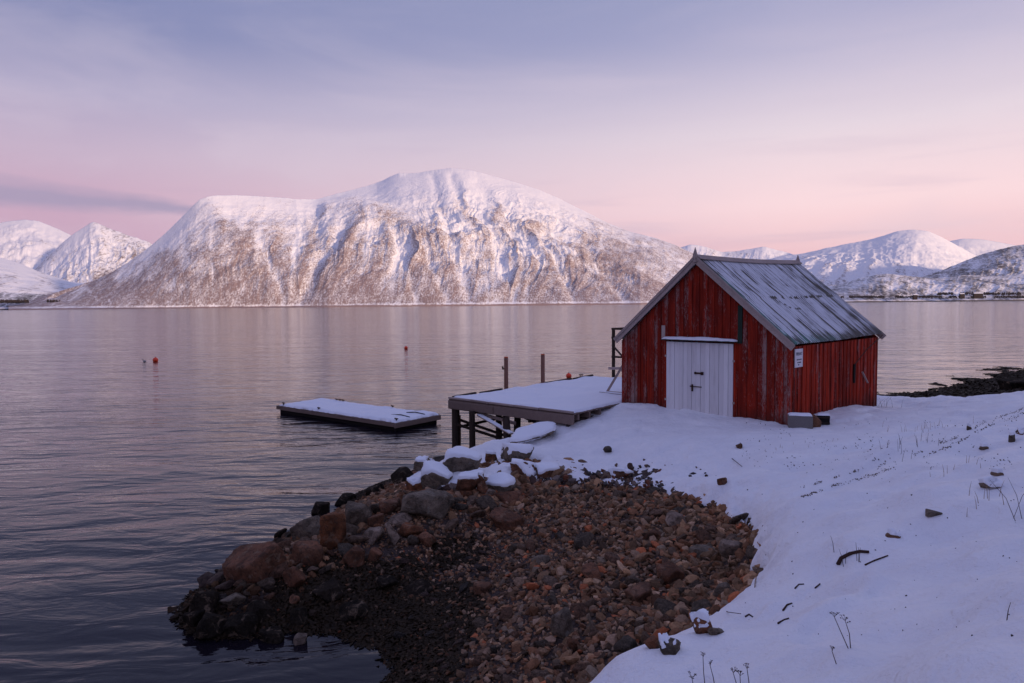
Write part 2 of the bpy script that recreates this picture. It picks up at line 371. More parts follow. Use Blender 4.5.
# snow outline in plan (inside = snow)
snow_poly = np.array([(-3,-30),(-3,2),(-0.6,4.2),(0.3,5.4),(0.95,6.4),(1.5,6.9),(1.95,7.1),(2.2,7.75),(2.75,8.1),(3.15,8.7),(3.3,9.3),(3.75,10.0),(3.95,11.6),
 (3.9,12.4),(3.4,13.5),(2.7,14.6),(1.8,15.4),(0.9,15.9),(0.2,15.7),(-0.4,15.4),(-1.0,15.3),(-1.7,15.4),(-2.3,15.9),(-2.8,17.0),(-2.3,19.0),(-1.4,20.4),(0.0,21.4),(1.5,22.4),(3.6,24.2),
 (5.5,27.6),(8.3,31.0),(12.0,31.0),(15.4,29.3),(16.4,26.0),(17.2,23.6),(18.8,22.4),(21.5,23.6),(27,28),(40,38),(60,50),(100,68),(120,68),(120,-60),(-3,-60)], float)
def poly_sd(x, y, poly):
    """positive inside"""
    d2 = np.full(x.shape, 1e18); ins = np.zeros(x.shape, bool); n = len(poly)
    for i in range(n):
        ax, ay = poly[i]; bx, by = poly[(i + 1) % n]; ex_, ey_ = bx - ax, by - ay
        t = np.clip(((x - ax) * ex_ + (y - ay) * ey_) / (ex_ ** 2 + ey_ ** 2 + 1e-12), 0, 1)
        d2 = np.minimum(d2, (x - ax - t * ex_) ** 2 + (y - ay - t * ey_) ** 2)
        c_ = ((ay > y) != (by > y)) & (x < (bx - ax) * (y - ay) / (by - ay + 1e-12) + ax); ins ^= c_
    return np.where(ins, 1, -1) * np.sqrt(d2)
def ground(x, y):
    z = ground0(x, y)
    near = np.exp(-((x * x + (y - 12) ** 2) / 900.0))
    sd = poly_sd(x, y, snow_poly)
    return z + (0.045 * fbm(x * 1.1, y * 1.1, 4) + 0.02 * fbm(x * 5, y * 5, 3)) * (0.4 + near) - under_snow(x, y, sd)
def patchiness(x, y):
    p = np.exp(-(((x - 2.6) / 2.0) ** 2 + ((y - 15.4) / 2.0) ** 2)) + 0.55 * np.exp(-(((x + 0.6) / 2.0) ** 2 + ((y - 17.2) / 1.5) ** 2)) + 0.7 * np.exp(-(((x - 15.2) / 1.8) ** 2 + ((y - 26.0) / 4) ** 2))
    return np.clip(p, 0, 1)
def under_snow(x, y, sd): return (0.31 * (1 - patchiness(x, y)) + 0.06 * patchiness(x, y)) * sstep(0.1, 1.6, sd)
def snow_z(x, y):
    g = ground0(x, y); sd = poly_sd(x, y, snow_poly)
    edge = sd + 0.30 * fbm(x * 1.1, y * 1.1, 4) + 0.15 * fbm(x * 5.0, y * 5.0, 3)
    # thin, patchy snow along the top of the beach and over the stone spit
    patchy = patchiness(x, y)
    thick = 0.34 * (1 - patchy) + 0.09 * patchy
    t = thick * np.clip(1 - np.exp(-np.maximum(edge, 0) / (0.16 + 0.3 * patchy)), 0, 1)
    t = np.where(edge < 0, -0.18 + 0 * t, t - 0.03)
    t = t - patchy * 0.11 * np.clip(ridged(x * 3.1, y * 3.1, 3) * 1.5 - 0.72, 0, 1)
    hd = np.sqrt((x - 7.5) ** 2 + (y - 21.5) ** 2); relief = (0.26 * fbm(x * 0.33, y * 0.33, 3) + 0.17 * fbm(x * 0.9 + 7, y * 0.9, 3)) * sstep(3.5, 8.5, hd) - 0.05 * sstep(8, 4, hd) + 0.045 * fbm(x * 2.2, y * 2.2, 4) + 0.010 * fbm(x * 9, y * 9, 3)
    # wind-carved steps running along the slope
    relief = relief + 0.07 * sstep(0.45, 0.62, vnoise(x * 0.55 + y * 0.28, y * 0.9 - x * 0.5 + 3)) 
    return g - under_snow(x, y, sd) + t + relief * (edge > 0) * sstep(0, 1.2, edge)
def axis(segs):
    out = []
    for a_, b_, st in segs: out += list(np.arange(a_, b_, st))
    out.append(segs[-1][1]); return np.array(out)
gx = axis([(-90,-30,4),(-30,-10,1.0),(-10,-6,0.2),(-6,16,0.055),(16,30,0.16),(30,50,0.8),(50,100,4)])
gy = axis([(-60,-10,4),(-10,2,0.5),(2,19,0.055),(19,30,0.075),(30,48,0.2),(48,64,0.8),(64,110,4)])
X, Y = np.meshgrid(gx, gy); NX, NY = len(gx), len(gy)
def grid_faces(nx, ny):
    i = np.arange(nx - 1)[None] + np.arange(ny - 1)[:, None] * nx
    return np.stack([i, i + 1, i + 1 + nx, i + nx], -1).reshape(-1, 4)
GF = grid_faces(NX, NY)
Zg = ground(X, Y)
wet = sstep(0.42, 0.10, Zg + 0.12 * fbm(X * 1.2, Y * 1.2, 3))
Zg = Zg + 0.10 * wet * (ridged(X * 2.2, Y * 2.2, 4) - 0.6) * (X > 14)
tag(np_mesh('ground', np.stack([X, Y, Zg], -1).reshape(-1, 3), GF, M['bed'], smooth=True, attrs={'wet': wet}), kind='structure')
Zs = snow_z(X, Y)
keep = (Zs > Zg - 0.12)
kf = keep.ravel()[GF].any(1)
used = np.unique(GF[kf]); remap = np.zeros(NX * NY, int); remap[used] = np.arange(len(used))
tag(np_mesh('snow_cover', np.stack([X, Y, Zs], -1).reshape(-1, 3)[used], remap[GF[kf]], M['snow'], smooth=True), kind='structure')

def gz(x, y): return float(ground(np.array([x]), np.array([y]))[0])
def top_z(x, y):
    x_, y_ = np.array([float(x)]), np.array([float(y)]); return float(max(ground(x_, y_)[0], snow_z(x_, y_)[0]))
def hit(px, py, fn=None):
    """first point of the shore met along a line of sight"""
    fn = fn or (lambda x, y: np.maximum(ground(x, y), snow_z(x, y))); r = ray(px, py)
    t = np.linspace(2.0, 60, 2400); x, y, z = r[0] * t, r[1] * t, EYE + r[2] * t
    h = np.maximum(fn(x, y), -0.02); i = np.argmax(z < h)
    return np.array([x[i], y[i], h[i]])

# ------------------------------------------------------------------ water
wx = axis([(-30000,-2000,4000),(-2000,-200,300),(-200,-40,20),(-40,60,2),(60,200,20),(200,2000,300),(2000,30000,4000)])
wy = axis([(-3000,-20,300),(-20,80,2),(80,300,20),(300,3000,300),(3000,32000,3000)])
WX, WY = np.meshgrid(wx, wy)
tag(np_mesh('water', np.stack([WX, WY, 0 * WX], -1).reshape(-1, 3), grid_faces(len(wx), len(wy)), M['water'], smooth=True), kind='structure')

# ------------------------------------------------------------------ mountains across the fjord
def slope_at(px, py):
    r = ray(px, py); return r[2] / r[1], r[0] / r[1]
def mountain(name, sky, y_shore, y_ridge, material, cols, rows, shape=1.0, rough=0.10, gully=0.05, wood=(0.75, 0.55), gk=9.0, seed=0.0, jag=0.6, base=0.0, upper_flat=0.0, woodfn=None, gw=0.5, merge=None, smooth_top=0.3, lines=()):
    """sky: outline points; y_shore/y_ridge: distance of foot and ridge (numbers or point lists over px)"""
    def level(q):
        q = np.array(q, float); a = (q[:, 0] - 512) / F; b = -(q[:, 1] - 341.5) / F
        return np.stack([512 + F * (a * math.cos(ROLL) - b * math.sin(ROLL)), 341.5 - F * (a * math.sin(ROLL) + b * math.cos(ROLL))], 1)
    sky = level(sky); px = np.linspace(sky[0, 0], sky[-1, 0], cols)
    # smooth-ish outline
    py = np.interp(px, sky[:, 0], sky[:, 1]); kern = np.hanning(9 if cols > 300 else 5); kern /= kern.sum()
    pad = len(kern) // 2; py = np.convolve(np.pad(py, pad, 'edge'), kern, 'valid')
    bk_ = max(9, cols // 14) | 1; kb = np.hanning(bk_); kb /= kb.sum(); py_s = np.convolve(np.pad(py, bk_ // 2, 'edge'), kb, 'valid')
    py = py - jag * (fbm(px * 0.12 + seed, px * 0 + seed, 5) + 0.3 * fbm(px * 0.6 + seed, px * 0 + 3, 3)) * np.clip((HORIZON - py) / 20, 0.1, 1)
    f_ = lambda q: np.interp(px, np.array(q)[:, 0], np.array(q)[:, 1]) if not np.isscalar(q) else np.full(cols, float(q))
    y0, y1 = f_(y_shore), f_(y_ridge)
    b_ = -(py - 341.5) / F; ry = cp + b_ * sp; rz = -sp + b_ * cp
    zj = EYE + y1 * rz / ry; b2 = -(py_s - 341.5) / F; zr = EYE + y1 * (-sp + b2 * cp) / (cp + b2 * sp); zr = np.maximum(zr, 8)
    v = np.concatenate([np.linspace(0, 1, rows), 1 + np.linspace(0.02, 0.5, max(6, rows // 8))])
    V, PX = np.meshgrid(v, px, indexing='ij'); Y_ = y0 + (y1 - y0) * V
    A_ = (PX - 512) / F; X_ = A_ * Y_ * 1.0 / (cp)
    vv = np.clip(V, 0, 1); S = vv ** shape
    if upper_flat: S = S * (1 - upper_flat) + upper_flat * sstep(0, 0.62, vv)
    S = np.where(V > 1, 1 - (V - 1) * 1.3, S)
    Zm = zr[None] * S; crest = sstep(0.90, 1.0, V) * np.clip(1.5 - V, 0, 1) * 1.0
    if merge:
        ms = level(merge[0]); p2 = np.interp(px, ms[:, 0], ms[:, 1]); kb2 = np.hanning(41); kb2 /= kb2.sum(); p2 = np.convolve(np.pad(p2, 20, 'edge'), kb2, 'valid')
        m0, m1 = f_(merge[1]), f_(merge[2]); b3 = -(p2 - 341.5) / F; z2 = EYE + m1 * (-sp + b3 * cp) / (cp + b3 * sp); v2 = (Y_ - m0[None]) / (m1 - m0)[None]
        H2 = z2[None] * np.where(v2 < 1, np.clip(v2, 0, 1) ** 0.85, 1 - (v2 - 1) * 0.9); kk_ = 45.0
        wgt = sstep(ms[0, 0], ms[0, 0] + 60, PX); H2 = np.where(wgt > 0, H2, -500) * 1.0
        Zm = np.where(V <= 1, np.logaddexp(Zm / kk_, (H2 * wgt - 500 * (1 - wgt)) / kk_) * kk_ - 31.2 * np.clip(1 - np.maximum(Zm, H2) / 250, 0, 1), Zm)
    env = np.clip(vv * 5, 0, 1) * np.clip((1 - vv) * 4, 0.0, 1) + 0.0
    xs = X_ / 1000.0; ys = Y_ / 1000.0
    warp = fbm(xs * 1.3 + seed, ys * 1.3, 4)
    big = fbm(xs * 1.1 + seed, ys * 1.1 + 4, 5)
    gl = ridged(PX / 683 * gk * 2.6 + warp * gw * 2 + seed, vv * 2.6 + seed + warp * 1.2, 5, 0.62)
    gl = 0.62 + (gl - 0.62) * (0.35 + 1.1 * np.clip(0.5 + 1.6 * fbm(xs * 0.9 + 7, ys * 0.9 + seed, 3), 0, 1))
    fine = fbm(xs * 7, ys * 7 + seed, 5, 0.6)
    calm_ = 1 - smooth_top * sstep(0.38, 0.80, Zm / max(zr.max(), 1))
    gv = ridged(PX / 683 * gk * 6.5 + warp * gw * 1.2 + seed, vv * 1.5 + warp * 0.5, 3, 0.5)
    Zm = Zm + zr[None] * env * calm_ * (rough * big * 2 + gully * (gl - 0.6) * 2.2 + gully * 0.5 * (gv - 0.6) + 0.022 * fine)
    Zm = np.maximum(Zm, (Y_ - y0[None]) * 0.10)
    # keep the outline
    ang = (Zm - EYE) / Y_; mx = ang[:rows].max(0); tgt = (zr - EYE) / y1
    ratio = np.where(mx > 1e-5, tgt / np.maximum(mx, 1e-5), 1); ratio = np.clip(ratio, 0.5, 1.5); kn = np.hanning(max(5, cols // 22) | 1); kn /= kn.sum(); ratio = np.convolve(np.pad(ratio, len(kn) // 2, 'edge'), kn, 'valid')
    Zm = np.where(Zm > EYE, EYE + (Zm - EYE) * ratio[None], Zm)
    Zm = Zm + crest * (zj - zr)[None]
    Zm[0] = -3
    Zm = np.maximum(Zm, -3 + 6 * np.clip(V * 20, 0, 1))
    lw = np.zeros_like(Zm)
    SY = (Zm - EYE) / Y_ * F                       # height above the waterline as seen from the shore
    wobx = 3.0 * fbm(PX * 0.05 + seed, SY * 0.07, 3); woby = 3.0 * fbm(PX * 0.06 + 40, SY * 0.06 + seed, 3)
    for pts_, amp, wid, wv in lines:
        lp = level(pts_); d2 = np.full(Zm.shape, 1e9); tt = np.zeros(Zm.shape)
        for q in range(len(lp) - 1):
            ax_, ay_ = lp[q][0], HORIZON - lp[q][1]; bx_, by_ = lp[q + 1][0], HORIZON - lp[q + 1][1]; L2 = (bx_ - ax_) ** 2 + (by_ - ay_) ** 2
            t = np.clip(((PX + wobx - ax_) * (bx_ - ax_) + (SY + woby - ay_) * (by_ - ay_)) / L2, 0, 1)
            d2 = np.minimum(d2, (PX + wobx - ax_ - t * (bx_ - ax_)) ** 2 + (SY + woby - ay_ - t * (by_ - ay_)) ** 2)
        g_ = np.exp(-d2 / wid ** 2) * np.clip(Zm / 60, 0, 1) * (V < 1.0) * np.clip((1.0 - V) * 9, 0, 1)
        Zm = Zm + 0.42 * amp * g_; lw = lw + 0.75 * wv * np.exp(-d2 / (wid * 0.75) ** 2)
    hr = Zm / max(zr.max(), 1)
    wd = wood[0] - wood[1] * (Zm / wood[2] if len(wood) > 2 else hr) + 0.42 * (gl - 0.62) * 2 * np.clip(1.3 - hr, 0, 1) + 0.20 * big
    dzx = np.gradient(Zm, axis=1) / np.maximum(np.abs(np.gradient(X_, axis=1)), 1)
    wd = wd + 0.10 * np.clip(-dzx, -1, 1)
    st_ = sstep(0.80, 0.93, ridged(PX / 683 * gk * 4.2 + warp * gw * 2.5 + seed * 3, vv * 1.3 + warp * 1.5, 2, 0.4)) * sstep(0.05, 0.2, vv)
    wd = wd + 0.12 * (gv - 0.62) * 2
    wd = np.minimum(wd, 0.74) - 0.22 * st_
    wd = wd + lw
    if woodfn is not None: wd = wd + woodfn(PX, V, Zm)
    wd = np.clip(wd, -1, 0.72); wd = wd - 0.40 * sstep(20, 13, Zm) * (vnoise(PX * 0.07, PX * 0 + seed) * 0.9 + 0.3) + 1.7 * sstep(8, 4, Zm)
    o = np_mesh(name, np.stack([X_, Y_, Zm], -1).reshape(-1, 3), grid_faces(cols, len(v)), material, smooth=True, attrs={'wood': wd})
    return tag(o, kind='structure')

# the massif: a shoulder on the left, the dome behind it on the right
mountain('mountain', [(10,309),(60,296),(100,280),(130,263),(155,245),(175,227),(190,212),(203,198),(212,195.5),(240,195),(275,197),(300,199),(318,200),(330,196),(365,187),(385,181),(394,175),(400,171.5),(409,173.5),(421,173),(437,169.5),(452,167.5),(468,169.5),(490,175),(515,182),(540,190),(560,199),(585,212),(605,222),(630,232),(655,238),(675,245),(700,258),(730,275),(760,291),(790,301)],
         [(10,3500),(400,3300),(640,3300),(790,3900)], [(10,3900),(200,4400),(300,4900),(380,6000),(560,6300),(700,5200),(790,4500)], M['mtn'], 1700, 320, shape=0.82, rough=0.036, gully=0.028, wood=(0.86, 0.84, 900.0), gk=8, seed=2.0, jag=0.8, gw=0.5, smooth_top=0.85,
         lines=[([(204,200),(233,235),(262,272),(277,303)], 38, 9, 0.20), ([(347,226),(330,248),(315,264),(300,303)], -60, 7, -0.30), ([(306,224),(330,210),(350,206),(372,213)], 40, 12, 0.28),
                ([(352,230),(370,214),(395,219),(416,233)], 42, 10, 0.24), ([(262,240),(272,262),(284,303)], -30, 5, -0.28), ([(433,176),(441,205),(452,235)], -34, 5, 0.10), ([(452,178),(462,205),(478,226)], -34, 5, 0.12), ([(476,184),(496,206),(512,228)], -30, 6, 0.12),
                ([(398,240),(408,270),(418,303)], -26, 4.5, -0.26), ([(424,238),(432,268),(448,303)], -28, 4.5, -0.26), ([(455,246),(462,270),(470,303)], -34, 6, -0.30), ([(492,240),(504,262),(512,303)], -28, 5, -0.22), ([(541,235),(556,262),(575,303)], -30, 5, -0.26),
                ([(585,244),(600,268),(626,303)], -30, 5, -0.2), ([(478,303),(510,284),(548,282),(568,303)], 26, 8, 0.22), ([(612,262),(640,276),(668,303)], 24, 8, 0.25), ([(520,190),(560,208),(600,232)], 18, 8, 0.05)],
         merge=([(270,230),(310,206),(345,204),(370,204),(390,208),(415,216),(440,224),(470,236),(500,250),(540,275),(600,304)], 3350.0, [(270,4900),(400,4700),(600,4200)]))
# left peaks, far
mountain('mountain', [(-430,303),(-330,285),(-230,262),(-120,240),(-60,232),(-20,226),(10,222),(30,219),(45,221),(62,229),(85,240),(130,262),(180,285)], 8000, 11500, M['mtn_far'], 760, 110, rough=0.033, gully=0.035, wood=(0.18, 0.25), gk=14, seed=8.0, jag=0.8)
mountain('mountain', [(20,285),(45,262),(62,246),(78,233),(90,226),(97,221.5),(104,224),(115,229),(128,234),(140,238),(152,242),(170,254),(200,270)], 7000, 9000, M['mtn_far'], 400, 120, rough=0.050, gully=0.095, wood=(0.50, 0.30), gk=16, seed=11.0, jag=1.4)
mountain('mountain', [(-520,304),(-400,280),(-260,252),(-140,238),(-60,246),(-10,254),(20,262),(45,273),(80,284),(110,292),(150,303)], 4600, 7000, M['mtn_far'], 760, 100, rough=0.022, gully=0.015, wood=(0.55, 0.9), gk=8, seed=14.0, jag=0.5)
mountain('mountain', [(-480,305),(-320,296),(-200,293),(-100,291),(0,292),(40,294),(70,296),(110,300),(150,305)], 3900, 4500, M['mtn_low'], 640, 60, rough=0.028, gully=0.025, wood=(1.0, 0.7), gk=20, seed=17.0, jag=0.6)
# right: small peaks, big peak, blue far ridge, dark hill, low hills
mountain('mountain', [(640,262),(670,250),(690,244.5),(705,247),(720,252),(738,251),(752,248),(763,246.5),(775,250),(790,254),(810,262),(840,272)], 9000, 12000, M['mtn_far'], 400, 90, rough=0.028, gully=0.040, wood=(0.32, 0.25), gk=18, seed=20.0, jag=1.0)
mountain('mountain', [(900,262),(930,248),(945,241),(960,238.5),(975,239),(995,242),(1020,247),(1080,250),(1150,258),(1260,275),(1400,299)], 16000, 22000, M['mtn_far'], 500, 70, rough=0.022, gully=0.015, wood=(-0.1, 0.2), gk=14, seed=23.0, jag=0.4)
mountain('mountain', [(700,290),(740,270),(770,258),(800,253.5),(825,248),(850,243),(870,239),(885,234),(897,230.5),(910,229),(925,231),(938,237),(955,246),(975,257),(1010,266),(1080,275),(1150,285),(1300,299)], 7500, 11000, M['mtn_far'], 700, 150, shape=0.9, rough=0.033, gully=0.030, wood=(0.34, 0.45), gk=12, seed=26.0, jag=1.0)
mountain('mountain', [(860,296),(900,284),(935,272),(960,262),(985,252),(1005,247),(1024,244),(1060,236),(1120,230),(1200,232),(1320,255),(1440,278),(1560,299)], 5600, 7300, M['mtn_low'], 800, 110, rough=0.033, gully=0.030, wood=(0.78, 0.25), gk=14, seed=29.0, jag=1.2)
mountain('hills', [(760,304),(790,300),(815,292),(840,284),(862,277),(885,273),(905,276),(930,279),(960,275),(1000,276),(1060,270),(1150,268),(1300,276),(1450,290),(1560,299)], 4800, 5900, M['mtn_low'], 900, 100, shape=0.8, rough=0.055, gully=0.035, wood=(0.58, 0.15), gk=18, seed=32.0, jag=1.2)

# snowy hillside behind the camera, out of view, shaped to keep the shore in shade
hx = np.linspace(-1500, 1900, 90); hy = np.linspace(-1500, -45, 60); HX, HY = np.meshgrid(hx, hy)
al = HX * SUN_DIR.y * -1 + HY * SUN_DIR.x            # across the sun direction
dd = -HY - 45
HZ_ = 4 + 200 * sstep(30, 620, dd) * (0.85 + 0.3 * fbm(HX / 300, HY / 300, 4)) 
HZ_ = np.where(HX < -350, HZ_ * sstep(-1400, -350, HX), HZ_)
tag(np_mesh('unseen_hillside', np.stack([HX, HY, HZ_], -1).reshape(-1, 3), grid_faces(90, 60), M['mtn_far'], smooth=True, attrs={'wood': np.full(HX.size, 0.3)}), kind='structure')

exec_objects = True
# ================================================================== BOATHOUSE
m, k, b = mat('red_boards'); tcn = k.n('ShaderNodeTexCoord'); P = tcn.outputs['Object']
tone = attr(k, 'tone').outputs['Fac']
stz = k.mapping(P, scale=(1, 1, 0.09)); n1 = k.noise(stz, 9, 6, 0.65, 0.2); n2 = k.noise(k.mapping(P, scale=(1, 1, 0.16)), 60, 5, 0.72)
big = k.noise(P, 0.75, 3, 0.55); nv = k.noise(k.mapping(P, scale=(1, 1, 0.3)), 3.2, 4, 0.6)
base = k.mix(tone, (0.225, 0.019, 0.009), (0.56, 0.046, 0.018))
base = k.mix(k.ramp(n1, [(0.35, 0.0), (0.7, 1.0)]), base, (0.085, 0.010, 0.008))
peel = k.ramp(k.math('ADD', k.math('MULTIPLY', n2, 0.55), k.math('ADD', k.math('MULTIPLY', nv, 0.40), k.math('MULTIPLY', attr(k, 'peel').outputs['Fac'], 0.13))), [(0.555, 0.0), (0.645, 1.0)])
c = k.mix(k.math('MULTIPLY', peel, 0.85), base, k.mix(n1, (0.20, 0.13, 0.115), (0.38, 0.28, 0.26)))
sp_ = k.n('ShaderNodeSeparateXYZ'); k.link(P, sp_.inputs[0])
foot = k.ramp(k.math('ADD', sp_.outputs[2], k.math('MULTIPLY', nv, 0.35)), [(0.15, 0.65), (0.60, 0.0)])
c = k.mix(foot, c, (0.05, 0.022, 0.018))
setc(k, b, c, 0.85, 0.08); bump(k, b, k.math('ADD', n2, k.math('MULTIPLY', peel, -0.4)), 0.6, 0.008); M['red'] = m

def wood_mat(name, ca, cb, rough=0.8, snow=0.0):
    m, k, b = mat(name); P = k.n('ShaderNodeTexCoord').outputs['Object']; tone = attr(k, 'tone').outputs['Fac']
    n1 = k.noise(P, 4, 5, 0.6, 1.0); n2 = k.noise(P, 34, 4, 0.7)
    c = k.mix(k.math('MULTIPLY_ADD', tone, 0.5, k.math('MULTIPLY', n1, 0.5)), ca, cb)
    c = k.mix(k.ramp(n2, [(0.5, 0.0), (0.8, 0.6)]), c, tuple(v * 0.35 for v in ca))
    if snow:
        g = k.n('ShaderNodeNewGeometry'); sz = k.n('ShaderNodeSeparateXYZ'); k.link(g.outputs['Normal'], sz.inputs[0])
        f = k.math('MULTIPLY', k.ramp(sz.outputs[2], [(0.5, 0.0), (0.8, 1.0)]), k.ramp(n1, [(0.5 - snow * 0.3, 0.0), (0.6 - snow * 0.3, 1.0)]))
        c = k.mix(f, c, (0.78, 0.8, 0.85))
    setc(k, b, c, rough, 0.12); bump(k, b, n2, 0.5, 0.01); return m
M['grey_wood'] = wood_mat('weathered_grey_wood', (0.22, 0.17, 0.15), (0.52, 0.42, 0.38))
M['dark_wood'] = wood_mat('dark_wet_wood', (0.030, 0.022, 0.018), (0.075, 0.052, 0.042))
M['beam_wood'] = wood_mat('brown_beam_wood', (0.13, 0.090, 0.075), (0.27, 0.20, 0.17))
M['post_wood'] = wood_mat('red_brown_post_wood', (0.17, 0.075, 0.05), (0.30, 0.16, 0.12))
M['green_wood'] = wood_mat('dark_green_painted_wood', (0.018, 0.028, 0.022), (0.03, 0.045, 0.035))
M['iron'] = wood_mat('rusty_iron', (0.03, 0.014, 0.01), (0.07, 0.03, 0.02), 0.6)
M['orange'] = wood_mat('orange_paint', (0.45, 0.07, 0.03), (0.55, 0.10, 0.04), 0.6)
M['dark'] = wood_mat('dark_gap', (0.012, 0.010, 0.010), (0.02, 0.016, 0.015))
M['concrete'] = wood_mat('concrete', (0.13, 0.12, 0.115), (0.22, 0.20, 0.19))

m, k, b = mat('white_door_boards'); P = k.n('ShaderNodeTexCoord').outputs['Object']; tone = attr(k, 'tone').outputs['Fac']
n1 = k.noise(k.mapping(P, scale=(1, 1, 0.12)), 12, 5, 0.6)
c = k.mix(tone, (0.62, 0.60, 0.61), (0.74, 0.72, 0.73)); c = k.mix(k.ramp(n1, [(0.52, 0.0), (0.75, 0.35)]), c, (0.38, 0.34, 0.34))
setc(k, b, c, 0.6, 0.3); bump(k, b, n1, 0.3, 0.006); M['white'] = m

m, k, b = mat('old_roof_sheet'); P = k.n('ShaderNodeTexCoord').outputs['Object']
u_ = attr(k, 'ru').outputs['Fac']; v_ = attr(k, 'rv').outputs['Fac']; sn = attr(k, 'sn').outputs['Fac']
cx = k.n('ShaderNodeCombineXYZ'); k.link(u_, cx.inputs[0]); k.link(v_, cx.inputs[1]); UV = cx.outputs[0]
st = k.noise(k.mapping(UV, scale=(7.5, 0.35, 1)), 1.0, 5, 0.65, 0.15)       # streaks down the slope
st2 = k.noise(k.mapping(UV, scale=(30, 1.6, 1)), 1.0, 5, 0.7)
pt = k.noise(UV, 1.1, 5, 0.6, 0.4)
gr = k.math('SUBTRACT', 1.0, k.math('MULTIPLY', k.math('SUBTRACT', v_, 2.6), 1.3, clamp=True))   # v grows downwards
metal = k.mix(pt, (0.065, 0.048, 0.038), (0.17, 0.165, 0.145))
gmask = k.math('MULTIPLY', k.ramp(pt, [(0.40, 0.0), (0.58, 1.0)]), attr(k, 'green').outputs['Fac'])
metal = k.mix(gmask, metal, (0.10, 0.22, 0.185))
sv = k.math('ADD', k.math('ADD', k.math('MULTIPLY', st, 1.25), k.math('MULTIPLY', st2, 0.8)), k.math('ADD', sn, k.math('MULTIPLY', pt, 0.6)))
fac = k.ramp(k.math('SUBTRACT', sv, 0.87), [(0.42, 0.0), (0.62, 1.0)])
c = k.mix(k.math('MULTIPLY', fac, 0.86), metal, (0.70, 0.71, 0.76))
setc(k, b, c, 0.75, 0.2); bump(k, b, k.noise(P, 30, 4, 0.6), 0.3, 0.01); M['roof'] = m

hz_rot = math.atan2(ex[1], ex[0])
house = tag(empty('boathouse', (A[0], A[1], HZ), hz_rot), 'weathered red wooden boathouse with snow dusted gabled roof on the shore', 'boathouse')
# local frame: x along the gable (0..HW), y into the building (0..HL), z up
EV = 2.33; RZ = 4.80
def board_wall(name, length, topfn, place, bw=0.135, door=None, seed=0, tmax=1.0, pmax=1.0):
    """one mesh of vertical boards; place(u, z, d) gives a local point, d = outward"""
    r = random.Random(seed); vs = []; fs = []; tones = []; peels = []
    u = 0.0; i = 0
    while u < length - 0.02:
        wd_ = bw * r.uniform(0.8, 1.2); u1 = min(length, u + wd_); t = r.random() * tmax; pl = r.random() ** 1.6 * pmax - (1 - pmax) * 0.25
        d0 = 0.022 if i % 2 else 0.0; d0 += r.uniform(-0.004, 0.004)
        spans = [(-0.32 + r.uniform(-0.03, 0.05), None)]
        if door and u1 > door[0] and u < door[1]: spans = [(door[3], None)]
        for z0, _ in spans:
            pts = [(u + 0.004, z0, 0), (u1 - 0.004, z0, 0)]
            ta, tb = topfn(u + 0.004), topfn(u1 - 0.004)
            b0 = len(vs); lo = -0.05
            nz = 7
            for q in range(nz + 1):
                f = q / nz
                for uu, tt in ((u + 0.004, ta), (u1 - 0.004, tb)):
                    z = z0 + (tt - z0) * f; wob = 0.004 * math.sin(q * 1.7 + i)
                    vs.append(place(uu, z, d0 + wob)); vs.append(place(uu, z, lo)); tones += [t, t]; peels += [pl, pl]
            for q in range(nz):
                a = b0 + q * 4; n_ = a + 4
                fs += [(a, a + 2, n_ + 2, n_), (a + 1, n_ + 1, n_ + 3, a + 3), (a, n_, n_ + 1, a + 1), (a + 2, a + 3, n_ + 3, n_ + 2)]
            fs += [(b0, b0 + 1, b0 + 3, b0 + 2)]
        u = u1; i += 1
    me = bpy.data.meshes.new(name); me.from_pydata([tuple(map(float, q)) for q in vs], [], fs); me.update()
    for an, vals in (('tone', tones), ('peel', peels)):
        at = me.attributes.new(an, 'FLOAT', 'POINT'); at.data.foreach_set('value', vals)
    bm = bmesh.new(); bm.from_mesh(me); bmesh.ops.recalc_face_normals(bm, faces=bm.faces); bm.to_mesh(me); bm.free()
    me.materials.append(M['red']); return link(bpy.data.objects.new(name, me), house)
gable_top = lambda u: EV - 0.10 + (RZ - EV) * (1 - abs(u - HW / 2) / (HW / 2)) - 0.02
D0, D1 = 1.82, 4.13
wf = board_wall('front_wall', HW, gable_top, lambda u, z, d: (u, -d, z), door=(D0 + 0.02, D1 - 0.02, -1, 2.28), seed=1, tmax=0.33)  # darker board tones: worn paint plus the gable's dimmer light put into the colour
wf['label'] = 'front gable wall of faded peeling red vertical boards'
board_wall('rear_wall', HW, gable_top, lambda u, z, d: (u, HL + d, z), seed=2)
ws = board_wall('side_wall', HL - 0.1, lambda u: EV - 0.12, lambda u, z, d: (HW + d - 0.005, 0.05 + u, z), seed=3, bw=0.15, pmax=0.6)
ws['label'] = 'long side wall of brighter red vertical boards'
board_wall('side_wall', HL - 0.1, lambda u: EV - 0.12, lambda u, z, d: (-d + 0.005, 0.05 + u, z), seed=4, bw=0.15)
# foundation (dark gap under the boards)
f = MB(); f.box(0.08, HW - 0.08, 0.08, HL - 0.08, -0.55, 0.02); f.build('foundation', M['dark'], house)
